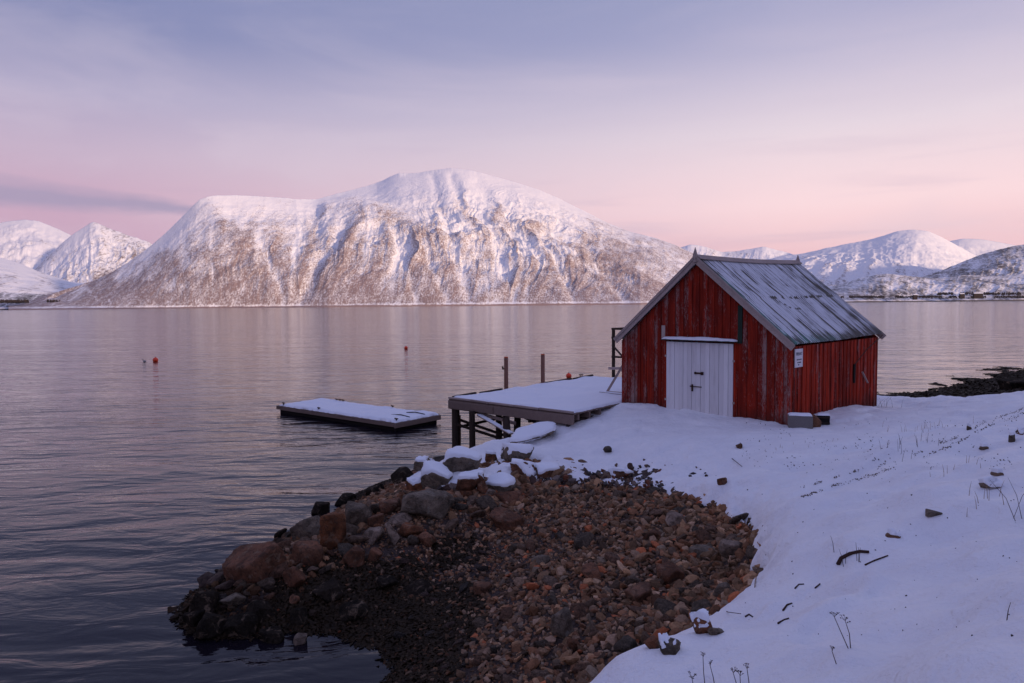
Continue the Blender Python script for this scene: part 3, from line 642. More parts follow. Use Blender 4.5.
# corner boards
# roof: two corrugated slopes
def roof_slope(name, side, seed):
    nu, nvv = 420, 60; OV = 0.12; u = np.linspace(-OV, HL + OV, nu); SL = math.hypot(HW / 2, RZ - EV) + 0.14
    v = np.linspace(0.0, SL, nvv); U, V = np.meshgrid(u, v)
    frac = V / math.hypot(HW / 2, RZ - EV); sag = 0.05 * np.sin(np.pi * np.clip((U) / HL, 0, 1)) * -1
    rise = 0.10 * np.clip(U / HL, 0, 1)                       # the ridge sits a little higher at the back
    z = RZ + 0.07 - (RZ - EV) * frac + sag * (0.6 + 0.4 * np.sin(frac * 3)) + rise * (1 - frac * 0.3)
    xx = HW / 2 + side * (HW / 2) * frac
    nrm = np.array([side * (RZ - EV), HW / 2]); nrm = nrm / np.hypot(*nrm)
    wave = 0.017 * np.sin(U * 2 * np.pi / 0.146) + 0.012 * fbm(U * 0.9 + seed, V * 0.9, 3)
    # the lower sheets lie over/under the upper ones, two sheets have slipped
    rw = np.random.default_rng(seed).random(12); col = np.clip(((U + OV) / 0.82).astype(int), 0, 11)
    lap = 1.95 + 0.03 * (rw[col] - 0.5); lower = V > lap
    lapn = lap + 0.05 * (vnoise(U * 4.0 + seed, U * 0 + 1) - 0.5)
    wave = wave + np.where(lower, -0.006 * 0 + 0.0, 0.022 * np.clip(V - lap + 0.6, 0, 0.6) / 0.6) + 0.01 * (rw[col] - 0.5)
    slot = (np.abs(V - lap) < 0.055)
    Xr = xx + nrm[0] * wave; Zr_ = z + nrm[1] * wave
    top = np.stack([Xr, U, Zr_], -1).reshape(-1, 3)
    bot = top - np.array([nrm[0], 0, nrm[1]]) * 0.035
    F_ = grid_faces(nu, nvv); n0 = nu * nvv; fb = F_[:, ::-1] + n0
    edge = []
    def strip(idx):
        for a_, b_ in zip(idx[:-1], idx[1:]): edge.append((a_, b_, b_ + n0, a_ + n0))
    I = np.arange(n0).reshape(nvv, nu); strip(I[0]); strip(I[-1]); strip(I[:, 0]); strip(I[:, -1])
    faces = np.concatenate([F_, fb, np.array(edge)])
    # snow holds in the corrugation valleys, thins out towards front edge, eaves and the rear bays
    s_ = -0.18 * np.sin(U * 2 * np.pi / 0.146) + 0.25
    s_ = s_ - 0.38 * np.exp(-((U + OV) / 0.22) ** 2) - 0.30 * sstep(0.55, 0.0, SL - V)
    s_ = s_ - np.where(U > HL * 0.70, 0.07, 0) - 0.30 * np.exp(-((U - HL * 0.705) / 0.10) ** 2) - 0.3 * np.exp(-((U - HL * 0.90) / 0.12) ** 2)
    for cu, wdt in ((1.05, .04), (1.9, .035), (2.72, .05), (3.6, .03), (4.3, .05)): s_ = s_ - 0.35 * np.exp(-((U - cu) / wdt) ** 2) * sstep(0.25, 0.6, vnoise(U * 0 + cu * 9, V * 1.1))
    s_ = s_ - 0.75 * np.exp(-((V - lapn) / 0.032) ** 2) * sstep(0.30, 0.6, vnoise(U * 5.3 + 3.1, V * 3 + seed)) * sstep(1.5, 2.0, U) - 0.4 * (V < 0.08)
    s_ = s_ - 0.5 * np.exp(-((V - lap - 0.45) / 0.04) ** 2) * 0.0; dcr = V - (lap + 0.12 + 0.42 * sstep(1.9, 2.5, U) * (U < 3.2)); s_ = s_ - 0.5 * np.exp(-(dcr / 0.025) ** 2) * ((U > 1.9) & (U < 3.1)) * sstep(0.3, 0.55, vnoise(U * 7, V * 2))
    g_ = sstep(1.0, 0.0, SL - V) * sstep(4.2, 1.2, U) + 0.7 * sstep(0.7, 0.1, U + OV) * (V > 0.9)
    allv = np.concatenate([top, bot]); rep = lambda a_: np.concatenate([a_.ravel()] * 2)
    return np_mesh(name, allv, faces, M['roof'], house, smooth=True, attrs={'ru': rep(U), 'rv': rep(V), 'sn': rep(s_), 'green': rep(g_)})
r1 = roof_slope('roof_slope', 1, 5); r1['label'] = 'corrugated roof slope streaked with thin snow and green patches'
r2 = roof_slope('roof_slope', -1, 6)
# rafters under the eaves
for yy in (0.1, 1.5, 2.9, 4.3, 5.7, HL - 0.1):
    pass
# barge boards on both gables, double layer
def barge(y, side):
    q = MB(); t0 = 0.0; L = math.hypot(HW / 2, RZ - EV); e = 0.20
    dx, dz = side * (HW / 2) / L, -(RZ - EV) / L
    zt = RZ + 0.00
    a = Vector((HW / 2 - side * 0.0, y, zt)); b_ = a + Vector((dx, 0, dz)) * (L + e)
    n = Vector((-dz * side, 0, dx * side)); n = Vector((n.x * 1, 0, abs(n.z)))
    q.bar(a - n * 0.02, b_ - n * 0.02, 0.035, 0.17, 0.8, up=n)
    q2 = Vector((0, -0.035 if y < 1 else 0.035, 0))
    q.bar(a + n * 0.055 + q2, b_ + n * 0.055 + q2, 0.03, 0.085, 0.45, up=n)
    return q.build('barge_board', M['grey_wood'], house, bevel=0.004)
for y in (-0.15, HL + 0.15):
    for s_ in (-1, 1): barge(y, s_)
# under-layer strip showing dark boards along the front edge
q = MB()
for s_ in (1, -1):
    L = math.hypot(HW / 2, RZ - EV); dx, dz = s_ * (HW / 2) / L, -(RZ - EV) / L
    a = Vector((HW / 2, -0.05, RZ - 0.03)); q.bar(a, a + Vector((dx, 0, dz)) * (L + 0.12), 0.16, 0.03, 0.3, up=(-dz * s_, 0, abs(dx)))
q.build('roof_lining', M['dark_wood'], house)
# ridge cap and finials
q = MB()
rp = [(HW / 2, -0.15 + (HL + 0.30) * i / 10, RZ + 0.115 + 0.10 * i / 10 - 0.05 * math.sin(math.pi * i / 10)) for i in range(11)]
for i in range(10): q.bar(Vector(rp[i]) + Vector((0.09, 0, -0.045)), Vector(rp[i + 1]) + Vector((0.09, 0, -0.045)), 0.2, 0.025, 0.3 + 0.1 * (i % 3), up=(0.7, 0, 0.75)); q.bar(Vector(rp[i]) + Vector((-0.09, 0, -0.045)), Vector(rp[i + 1]) + Vector((-0.09, 0, -0.045)), 0.2, 0.025, 0.4, up=(-0.7, 0, 0.75))
q.build('ridge_cap', M['green_moss'] if 'green_moss' in M else M['grey_wood'], house)
for y, h_ in ((-0.17, 0.36), (HL + 0.13, 0.36)):
    q = MB(); z = RZ + 0.0 + (0.1 if y > 1 else 0)
    q.add([(HW/2-.07,y-.03,z-.1),(HW/2+.07,y-.03,z-.1),(HW/2+.07,y+.03,z-.1),(HW/2-.07,y+.03,z-.1),(HW/2-.065,y-.03,z+.14),(HW/2+.065,y-.03,z+.14),(HW/2+.065,y+.03,z+.14),(HW/2-.065,y+.03,z+.14),(HW/2,y-.015,z+h_),(HW/2,y+.015,z+h_)],
          [(0,3,2,1),(0,1,5,4),(1,2,6,5),(2,3,7,6),(3,0,4,7),(4,5,8),(6,7,9),(5,6,9,8),(7,4,8,9)], 0.6)
    q.build('finial', M['grey_wood'], house)
# door: two leaves of white boards
q = MB(); r = random.Random(5); u = D0; n = 15; wd_ = (D1 - D0) / n
for i in range(n):
    zb = 0.06 + (0.05 if i < 4 else 0.0) - 0.012 * i * 0.4 + r.uniform(-0.006, 0.006)
    q.box(u + 0.004, u + wd_ - 0.004, -0.060 - (0.008 if i % 2 else 0) , -0.012, zb - 0.09, 2.24, r.random()); u += wd_
dr = q.build('door', M['white'], house)
q = MB(); q.box(D0 + 0.03, D1 - 0.03, -0.011, 0.0, 0.0, 2.2); q.build('backing', M['dark'], dr)
q = MB(); zc = 1.27; q.box(2.86, 3.14, -0.10, -0.07, zc, zc + 0.05, 0.4); q.box(3.08, 3.16, -0.115, -0.07, zc - 0.02, zc + 0.07, 0.2); q.box(2.86, 2.90, -0.11, -0.07, zc - .01, zc + 0.06, 0.2); q.build('hasp', M['iron'], dr)
q = MB(); zc = 0.86; q.box(2.76, 3.10, -0.10, -0.07, zc, zc + 0.022, 0.5); q.box(2.76, 2.80, -0.11, -0.07, zc - 0.14, zc + 0.075, 0.3); q.box(2.71, 2.79, -0.115, -0.07, zc + 0.0, zc + 0.03, 0.3); q.build('handle', M['iron'], dr)
for u_, z_ in ((D0 - 0.02, 0.35), (D0 - 0.02, 1.75), (D1 + 0.02, 0.45), (D1 + 0.02, 1.7)):
    q = MB(); q.box(u_ - 0.03, u_ + 0.03, -0.075, -0.03, z_, z_ + 0.06, 0.9); q.build('hinge', M['grey_wood'], dr)
for x0_, x1_ in ((D0 - 0.07, D0 - 0.005), (D1 + 0.005, D1 + 0.08)):
    q = MB(); q.box(x0_, x1_, -0.045, 0.02, -0.2, 2.27, 0.4); fr = q.build('door_jamb', M['red'], house); fr.data.attributes.new('peel', 'FLOAT', 'POINT')
# snow-covered board over the door
q = MB(); q.box(D0 - 0.12, D1 + 0.14, -0.20, 0.02, 2.285, 2.32, 0.4); cn = q.build('door_canopy', M['dark_wood'], house)
def snow_slab(name, x0, x1, y0, y1, z, h, parent, nx=60, ny=10, lump=0.25, seed=0.0, cover=None):
    """soft snow lying on a flat surface, closed underneath"""
    xs_ = np.linspace(x0, x1, nx); ys_ = np.linspace(y0, y1, ny); X_, Y_ = np.meshgrid(xs_, ys_)
    e = np.minimum(np.minimum(X_ - x0, x1 - X_), np.minimum(Y_ - y0, y1 - Y_))
    hh = h * (1 - lump + lump * 2 * (0.5 + fbm(X_ * 1.2 + seed, Y_ * 1.2 + seed, 4))) * np.sqrt(np.clip(e / (h * 1.3), 0, 1))
    jx = 0.9 * h * fbm(X_ * 5 + seed, Y_ * 5, 4) * np.exp(-e / 0.08)
    top = np.stack([X_ + jx, Y_ + jx, z + hh], -1).reshape(-1, 3); n0 = nx * ny
    bot = np.stack([X_ + jx, Y_ + jx, 0 * X_ + z - 0.004], -1).reshape(-1, 3)
    F_ = grid_faces(nx, ny); return np_mesh(name, np.concatenate([top, bot]), np.concatenate([F_, F_[:, ::-1] + n0]), M['cap'], parent, smooth=True)
snow_slab('snow_ledge', D0 - 0.14, D1 + 0.16, -0.21, 0.03, 2.32, 0.09, cn, seed=3.0)
# dark green board beside the door, right above
q = MB(); q.box(4.26, 4.40, -0.05, -0.02, 2.26, 3.38, 0.5); q.build('green_board', M['green_wood'], house)
q = MB(); q.box(1.62, 1.75, -0.042, -0.02, 2.30, 2.75, 0.9); q.build('patch_board', M['grey_wood'], house)
# side wall opening, bare boards, slipped lath and stay rod
q = MB(); q.box(HW + 0.0, HW + 0.035, 4.70, 4.83, 0.80, 1.42, 0.2); q.build('window_slit', M['dark'], house)
q = MB(); q.bar((HW + 0.06, 5.35, 1.12), (HW + 0.09, 5.78, 0.72), 0.05, 0.03, 0.9); q.build('lath', M['grey_wood'], house)
q = MB(); q.tube([(HW + 0.05, 4.72, 1.42), (HW + 0.10, 5.6, 1.86), (HW + 0.15, HL + 0.05, 2.30)], 0.014, 6, 0.4); q.build('stay_rod', M['dark_wood'], house)
q = MB(); q.box(HW - 0.06, HW + 0.02, -0.045, -0.005, -0.3, EV - 0.1, 0.55)
cb = q.build('corner_board', None, house); cb.data.attributes.new('peel', 'FLOAT', 'POINT').data.foreach_set('value', [0.5] * len(cb.data.vertices)); cb.data.materials.append(M['red'])

def H(u, v, z): p = A + ex * u + ey * v; return (float(p[0]), float(p[1]), HZ + z)
# sign on the side wall
sg = tag(empty('sign', H(HW + 0.045, 0.44, 1.62), hz_rot + math.pi / 2), 'small white private notice on the red side wall near the corner', 'sign')
m, k, b = mat('white_sign_plate'); P = k.n('ShaderNodeTexCoord').outputs['Object']
setc(k, b, k.mix(k.ramp(k.noise(P, 14, 4, 0.6), [(0.5, 0.0), (0.8, 0.5)]), (0.66, 0.64, 0.66), (0.42, 0.38, 0.38)), 0.5, 0.3); M['plate'] = m
m, k, b = mat('faded_black_print'); setc(k, b, (0.05, 0.055, 0.08), 0.6, 0.2); M['ink'] = m
q = MB(); q.box(-0.25, 0.25, -0.012, 0.012, 0, 0.52, 0.8); q.build('plate', M['plate'], sg, bevel=0.003)
def text(body, size, x, z, parent, name='lettering', wscale=1.0):
    cu = bpy.data.curves.new(name, 'FONT'); cu.body = body; cu.size = size; cu.align_x = 'CENTER'; cu.align_y = 'CENTER'; cu.extrude = 0.0012; cu.offset = size * 0.018
    o = bpy.data.objects.new(name, cu); link(o, parent); o.rotation_euler = (math.pi / 2, 0, 0); o.location = (x, -0.0145, z); o.scale = (wscale, 1, 1)
    cu.materials.append(M['ink']); bpy.context.view_layer.update()
    me = bpy.data.meshes.new_from_object(o.evaluated_get(bpy.context.evaluated_depsgraph_get())); o2 = bpy.data.objects.new(name, me); link(o2, parent)
    o2.rotation_euler = o.rotation_euler; o2.location = o.location; o2.scale = o.scale; bpy.data.objects.remove(o); return o2
text('PRIVAT', 0.125, 0, 0.375, sg); 
q = MB()
for x0_, x1_, z_ in ((-0.15, -0.03, 0.215), (-0.01, 0.05, 0.215), (0.07, 0.16, 0.22), (-0.11, -0.05, 0.135), (-0.03, 0.13, 0.135), (-0.06, 0.01, 0.07)): q.box(x0_, x1_, -0.0150, -0.0125, z_ - 0.016, z_ + 0.016)
q.build('small_print', M['ink'], sg)

# ================================================================== JETTY
dk = np.array([-2.3, 24.7]); fr_ = np.array([1.9, 21.1]); jx = (fr_ - dk); JW = float(np.hypot(*jx)); jx /= JW; jy = np.array([-jx[1], jx[0]]); JL = 9.3; JZ = 1.80
jetty = tag(empty('jetty', (dk[0], dk[1], JZ), math.atan2(jx[1], jx[0])), 'timber jetty on piles with a snowy deck beside the red boathouse', 'jetty')
# local: x 0..JW from far-left to near-right corner, y into the fjord
q = MB(); r = random.Random(9); y = 0.02
while y < JL:
    q.box(-0.04 + r.uniform(-.03, .02), JW + r.uniform(-0.02, 0.03), y, y + 0.135, -0.045, -0.002 + r.uniform(-0.004, 0.0), r.random()); y += 0.148
q.build('deck_boards', M['beam_wood'], jetty)
sl = snow_slab('deck_snow', 0.06, JW - 0.03, 0.10, JL - 0.05, 0.0, 0.075, jetty, 140, 220, lump=0.35, seed=7.0)
q = MB(); q.box(-0.02, JW, -0.05, 0.04, -0.36, -0.05, 0.75); q.box(0.02, 2.2, -0.085, -0.052, -0.33, -0.08, 0.55); bmf = q.build('front_beam', M['beam_wood'], jetty, bevel=0.008)
q = MB(); q.box(-0.06, 0.04, 0.0, JL, -0.30, -0.05, 0.4); q.box(0.9, 1.0, 0.1, JL, -0.5, -0.32, 0.2); q.box(3.6, 3.7, 0.1, JL, -0.5, -0.32, 0.2); q.build('side_beam', M['dark_wood'], jetty, bevel=0.006)
q = MB(); q.box(JW - 0.30, JW - 0.20, 0.0, JL, -0.55, -0.26, 0.3); q.build('side_beam', M['dark_wood'], jetty, bevel=0.006)
for i in range(9):
    yy = 0.25 + i * 0.62
    q = MB(); q.box(JW - 1.3, JW - 0.02, yy, yy + 0.09, -0.25, -0.05, 0.6); q.build('joist', M['beam_wood'], jetty)
q = MB(); q.box(0.06, JW - 1.3, 0.3, 0.4, -0.3, -0.05, 0.2)
for i in range(1, 9): q.box(0.06, JW - 1.3, 0.3 + i, 0.4 + i, -0.3, -0.05, 0.2)
q.build('under_frame', M['dark_wood'], jetty)
# kerb pieces along front and fjord side
for (x0, x1) in ((0.0, 1.05), (1.08, 1.95), (1.98, 3.1), (3.13, 4.15), (4.18, JW)):
    q = MB(); q.bar((x0, -0.02, 0.03 + r.uniform(-.01, .015)), (x1, -0.02 + r.uniform(-.02, .02), 0.03 + r.uniform(-.012, .012)), 0.075, 0.06, r.random()); q.build('edge_batten', M['grey_wood'], jetty, bevel=0.006)
for (y0, y1) in ((0.15, 1.4), (1.6, 2.9), (5.3, 7.6), (7.7, JL)):
    q = MB(); q.bar((0.03, y0, 0.04), (0.0, y1, 0.05 + r.uniform(0, .03)), 0.09, 0.085, r.random()); q.build('edge_batten', M['dark_wood'], jetty, bevel=0.006)
def lj(px, py, z):
    p = at_z(px, py, z); d_ = p[:2] - dk; return float(d_ @ jx), float(d_ @ jy)
def pile(x, y, lean=(0, 0), rad=0.125, bot=-2.2, tone=0.4):
    q = MB(); q.tube([(x + lean[0], y + lean[1], bot), (x + lean[0] * .5, y + lean[1] * .5, bot / 2), (x, y, -0.30)], [rad * 1.05, rad, rad * 0.95], 10, tone); return q.build('pile', M['dark_wood'], jetty, smooth=False)
pile(0.20, 0.12, rad=0.15); pa = lj(472, 412.5, 1.45); pile(pa[0], pa[1], rad=0.11); pa = lj(506, 419, 1.45); pile(pa[0], pa[1], lean=(0.35, -0.25), rad=0.13); pile(0.35, 2.3); pile(0.4, 4.8); pile(0.4, 7.4); pile(0.4, 9.0)
pile(2.5, 0.9, lean=(0.15, -0.3)); pile(2.6, 3.6); pile(2.6, 6.6); pile(2.6, 8.9); pile(4.9, 4.6, bot=-1.7); pile(5.0, 6.8, bot=-2.2); pile(5.0, 8.9, bot=-2.6); pile(4.4, 0.5, bot=-0.9, rad=0.1)
for a_, b_ in (((0.2, 0.12, -1.05), (0.4, 4.6, -0.95)), ((0.2, 0.2, -0.75), (2.4, 1.2, -1.45)), ((0.25, 0.05, -0.9), (2.5, 0.9, -1.5)), ((0.3, 2.3, -0.5), (2.6, 3.6, -1.6))):
    q = MB(); q.bar(a_, b_, 0.06, 0.09, 0.3); q.build('brace', M['dark_wood'], jetty)
q = MB(); q.bar((1.5, -0.02, -0.42), (3.6, -0.75, -0.72), 0.16, 0.035, 0.9); q.build('loose_plank', M['cap'], jetty)
q = MB(); q.bar((1.5, -0.02, -0.45), (3.6, -0.75, -0.75), 0.17, 0.03, 0.9); q.bar((1.3, 0.15, -0.42), (3.3, -0.2, -0.52), 0.09, 0.09, 0.9); q.build('loose_plank', M['beam_wood'], jetty)
q = MB(); q.tube([(0.55, 0.0, -0.55), (0.55, 0.0, -1.3), (0.54, 0, -1.65)], 0.02, 6); q.build('chain', M['iron'], jetty)
# two mooring posts rising through the fjord edge of the deck
for i, (px, py) in enumerate(((506.2, 389), (542.8, 384.6))):
    x, y = lj(px, py, JZ); h_ = 1.27
    q = MB(); q.tube([(x, y, -2.6), (x, y, 0), (x + 0.01, y, h_)], [0.10, 0.088, 0.082], 12, 0.6); ps = q.build('mooring_post', M['post_wood'], jetty)
    q = MB(); q.tube([(x + 0.01, y, h_), (x + 0.01, y, h_ + 0.035)], [0.084, 0.07], 12, 0.6); q.build('orange_top', M['orange'], ps)
    if i == 0:
        q = MB(); q.tube([(x - 0.085, y, h_ - 0.45), (x - 0.15, y - 0.02, h_ - 0.46), (x - 0.17, y - 0.02, h_ - 0.36)], 0.035, 7, 0.2); q.build('bollard_hook', M['iron'], ps)
for yy in (8.2, 8.35):
    q = MB(); q.tube([(0.06, yy, 0.05), (0.06, yy, 0.2)], 0.02, 6); q.tube([(0.0, yy, 0.19), (0.12, yy, 0.2)], 0.018, 6); q.build('cleat', M['iron'], jetty)

# drying rack at the far end, trestle on the deck beside the house
p = at_z(613.5, 377.6, JZ)
rk = tag(empty('drying_rack', (p[0], p[1], JZ + 0.02), hz_rot), 'tall dark wooden rack with cross braces behind the boathouse corner', 'rack')
for x_ in (0.0, 1.5):
    q = MB(); q.box(x_ - 0.055, x_ + 0.055, -0.055, 0.055, 0, 2.28, 0.3); q.build('post', M['dark_wood'], rk)
    q = MB(); q.box(x_ - 0.05, x_ + 0.05, 1.2, 1.3, 0, 2.25, 0.3); q.build('post', M['dark_wood'], rk)
for z_ in (2.23, 1.83, 0.95):
    q = MB(); q.bar((-0.05, -0.07, z_), (1.6, -0.07, z_), 0.04, 0.09, 0.4); q.build('rail', M['dark_wood'], rk)
q = MB(); q.bar((0, -0.10, 1.5), (1.5, -0.10, 0.2), 0.03, 0.08, 0.4); q.build('brace', M['dark_wood'], rk)
q = MB(); q.bar((0, 0.0, 2.23), (0, 1.25, 2.23), 0.05, 0.09, 0.4); q.build('rail', M['dark_wood'], rk)
p = at_z(606, 394.5, JZ)
ts = tag(empty('trestle', (p[0], p[1], JZ + 0.03), hz_rot), 'grey wooden trestle with a crossbar standing on the snowy jetty deck', 'trestle')
q = MB(); q.bar((0, 0, 0), (0.50, 0.35, 1.05), 0.11, 0.09, 0.8); q.build('leg', M['grey_wood'], ts)
q = MB(); q.bar((0.95, 0, 0), (0.50, 0.35, 1.05), 0.11, 0.09, 0.6); q.build('leg', M['grey_wood'], ts)
q = MB(); q.bar((-0.1, 0.30, 0.93), (1.0, 0.42, 0.98), 0.09, 0.09, 0.9); q.build('crossbar', M['grey_wood'], ts)
q = MB(); q.bar((-0.25, -0.05, 0.03), (1.0, 0.0, 0.03), 0.10, 0.06, 0.6); q.bar((-0.1, 0.2, 0.05), (1.0, 0.3, 0.05), 0.12, 0.05, 0.6); q.build('foot', M['grey_wood'], ts)
snow_slab('snow_ledge', -0.2, 0.98, -0.1, 0.02, 0.062, 0.035, ts, 40, 6, seed=2.0); 

# ================================================================== FLOATING DOCK
p0 = at_z(395.2, 421.5, 0.42); pl_ = at_z(280.2, 400.6, 0.42); pr_ = at_z(441.0, 413.0, 0.42)
fx = (pr_ - p0)[:2]; FW = float(np.hypot(*fx)); fx /= FW; fy = np.array([-fx[1], fx[0]]); FL = float(np.hypot(*(pl_ - p0)[:2])) * 0.895
fd = tag(empty('floating_dock', (p0[0], p0[1], -0.07), math.atan2(fx[1], fx[0])), 'long low floating dock under smooth snow on the open water', 'dock')
q = MB(); q.box(0.12, FW - 0.12, 0.12, FL - 0.12, -0.25, 0.26, 0.2); q.build('float', M['dark'], fd, bevel=0.03)
q = MB(); q.box(0, FW, 0, 0.07, 0.20, 0.40, 0.9); q.box(0, 0.07, 0.075, FL, 0.24, 0.38, 0.5); q.box(FW - 0.07, FW, 0.075, FL, 0.24, 0.38, 0.4); q.box(0, FW, FL - 0.07, FL, 0.24, 0.38, 0.4); q.build('frame', M['beam_wood'], fd, bevel=0.006)
q = MB(); y = 0.075
while y < FL - 0.1:
    q.box(0.0 + r.uniform(-.03, .03), FW, y, y + 0.13, 0.385, 0.415, r.random()); y += 0.15
q.build('deck_boards', M['beam_wood'], fd)
snow_slab('deck_snow', 0.08, FW - 0.05, 0.06, FL - 0.08, 0.417, 0.10, fd, 60, 180, lump=0.3, seed=12.0)
for (x_, y_) in ((0.2, 0.15), (0.15, FL - 0.4), (0.18, FL * 0.63), (FW - 0.15, FL * 0.35), (FW - 0.2, FL * 0.80), (FW - 0.2, FL * 0.77), (FW - 0.2, FL * 0.83)):
    q = MB(); q.tube([(x_, y_, 0.4), (x_, y_, 0.58)], 0.03, 6); q.bar((x_ - 0.02, y_ - 0.12, 0.57), (x_ + 0.02, y_ + 0.12, 0.57), 0.04, 0.04, 0.3); q.build('cleat', M['iron'], fd)
q = MB(); q.tube([(1.0, 0.2, 0.52), (1.15, 0.9, 0.535), (0.95, 1.3, 0.53)], 0.022, 6); q.tube([(1.9, 0.2, 0.52), (2.0, 0.9, 0.54), (1.75, 1.2, 0.53)], 0.022, 6); q.build('mooring_rope', M['dark'], fd)

# ================================================================== BUOYS AND BIRD
m, k, b = mat('red_orange_plastic'); setc(k, b, (0.90, 0.070, 0.02), 0.4, 0.5); M['buoy'] = m
for (px, py, rad, lab) in ((155.5, 361.5, 0.25, 'leftmost red ball buoy floating beside a small grey seabird'), (406, 349, 0.22, 'small red ball buoy alone on the fjord below the snowy summit'), (568.8, 377.5, 0.20, 'orange buoy floating just behind the far edge of the jetty')):
    p = at_z(px, py, 0); by = tag(empty('buoy', (p[0], p[1], 0)), lab, 'buoy', 'red buoys on the fjord')
    q = bmesh.new(); bmesh.ops.create_uvsphere(q, u_segments=20, v_segments=12, radius=rad)
    for v_ in q.verts:
        v_.co.z = v_.co.z + rad * 0.60
    me = bpy.data.meshes.new('ball'); q.to_mesh(me); q.free(); me.materials.append(M['buoy']); me.polygons.foreach_set('use_smooth', [True] * len(me.polygons)); link(bpy.data.objects.new('ball', me), by)
    q = MB(); q.tube([(0, 0, rad * 1.5), (0, 0, rad * 1.72)], [rad * .22, rad * .16], 8); q.tube([(-rad*.12, 0, rad*1.7), (0, 0, rad*1.82), (rad*.12, 0, rad*1.7)], rad * .05, 6); q.build('eyelet', M['iron'], by)
p = at_z(144.5, 362, 0)
m, k, b = mat('grey_feathers'); P = k.n('ShaderNodeTexCoord').outputs['Object']; sz = k.n('ShaderNodeSeparateXYZ'); k.link(P, sz.inputs[0])
setc(k, b, k.mix(k.ramp(sz.outputs[2], [(0.08, 0.0), (0.16, 1.0)]), (0.45, 0.45, 0.45), (0.09, 0.09, 0.10)), 0.7, 0.2); M['bird'] = m
bird = MB(); bird.tube([(-0.26, 0, 0.11), (-0.18, 0, 0.09), (-0.05, 0, 0.08), (0.08, 0, 0.08), (0.15, 0, 0.12), (0.17, 0, 0.20), (0.19, 0, 0.26), (0.25, 0, 0.265), (0.32, 0, 0.255)], [0.01, 0.05, 0.09, 0.085, 0.05, 0.032, 0.042, 0.03, 0.005], 10)
bo = bird.build('seabird', M['bird'], smooth=True); bo.location = (p[0], p[1], 0); bo.rotation_euler.z = 2.8; tag(bo, 'small grey seabird swimming left of the leftmost red buoy', 'seabird')

# ================================================================== STONES
def ico(sub):
    q = bmesh.new(); bmesh.ops.create_icosphere(q, subdivisions=sub, radius=1.0)
    v = np.array([tuple(x.co) for x in q.verts]); f = np.array([[x.index for x in g.verts] for g in q.faces]); q.free(); return v, f
ICO = {s_: ico(s_) for s_ in (1, 2, 3, 4, 5)}
def rock_shape(sub, seed, cuts=11, round_=0.06, noise=0.05, squash=(1, 1, 1), flat_top=False, blocky=False):
    v, f = ICO[sub]; r = np.random.default_rng(seed)
    n = r.normal(size=(cuts, 3)); n /= np.linalg.norm(n, axis=1)[:, None]; d_ = r.uniform(0.40, 0.74, cuts)
    if flat_top: n[0] = (0.1, -0.15, 0.98); n[0] /= np.linalg.norm(n[0]); d_[0] = 0.55
    if blocky:
        ax6 = np.array([[1,0,0],[-1,0,0],[0,1,0],[0,-1,0],[0,0,1],[0,0,-1]], float) + r.normal(0, 0.17 if seed == 40 else 0.38, (6, 3)); ax6 /= np.linalg.norm(ax6, axis=1)[:, None]
        n = np.concatenate([ax6, n[:3]]); d_ = np.concatenate([r.uniform(0.42, 0.72, 6), r.uniform(0.60, 0.84, len(n) - 6)])
    dots = v @ n.T; rad = np.where(dots > 0.05, d_[None] / np.maximum(dots, 0.05), 9.0); rad = np.concatenate([rad, np.full((len(v), 1), 1.0)], 1)
    kk = 1 / max(round_, 1e-3); rr = -np.log(np.exp(-kk * rad).sum(1)) / kk
    q = v * rr[:, None]
    o_ = seed * 1.37
    nz = fbm(q[:, 0] * 1.7 + q[:, 2] * 1.1 + o_, q[:, 1] * 1.7 - q[:, 2] * 0.9 + o_, 4) + 0.5 * fbm(q[:, 0] * 5 - q[:, 2] * 4 + o_, q[:, 1] * 5 + q[:, 2] * 4, 3)
    q = q * (1 + noise * 1.6 * nz)[:, None]
    q = q / np.abs(q).max(0)[None] * np.array(squash)[None]
    return q, f
def rotm(rx, ry, rz): return np.array(Matrix.Rotation(rz, 3, 'Z') @ Matrix.Rotation(ry, 3, 'Y') @ Matrix.Rotation(rx, 3, 'X'))
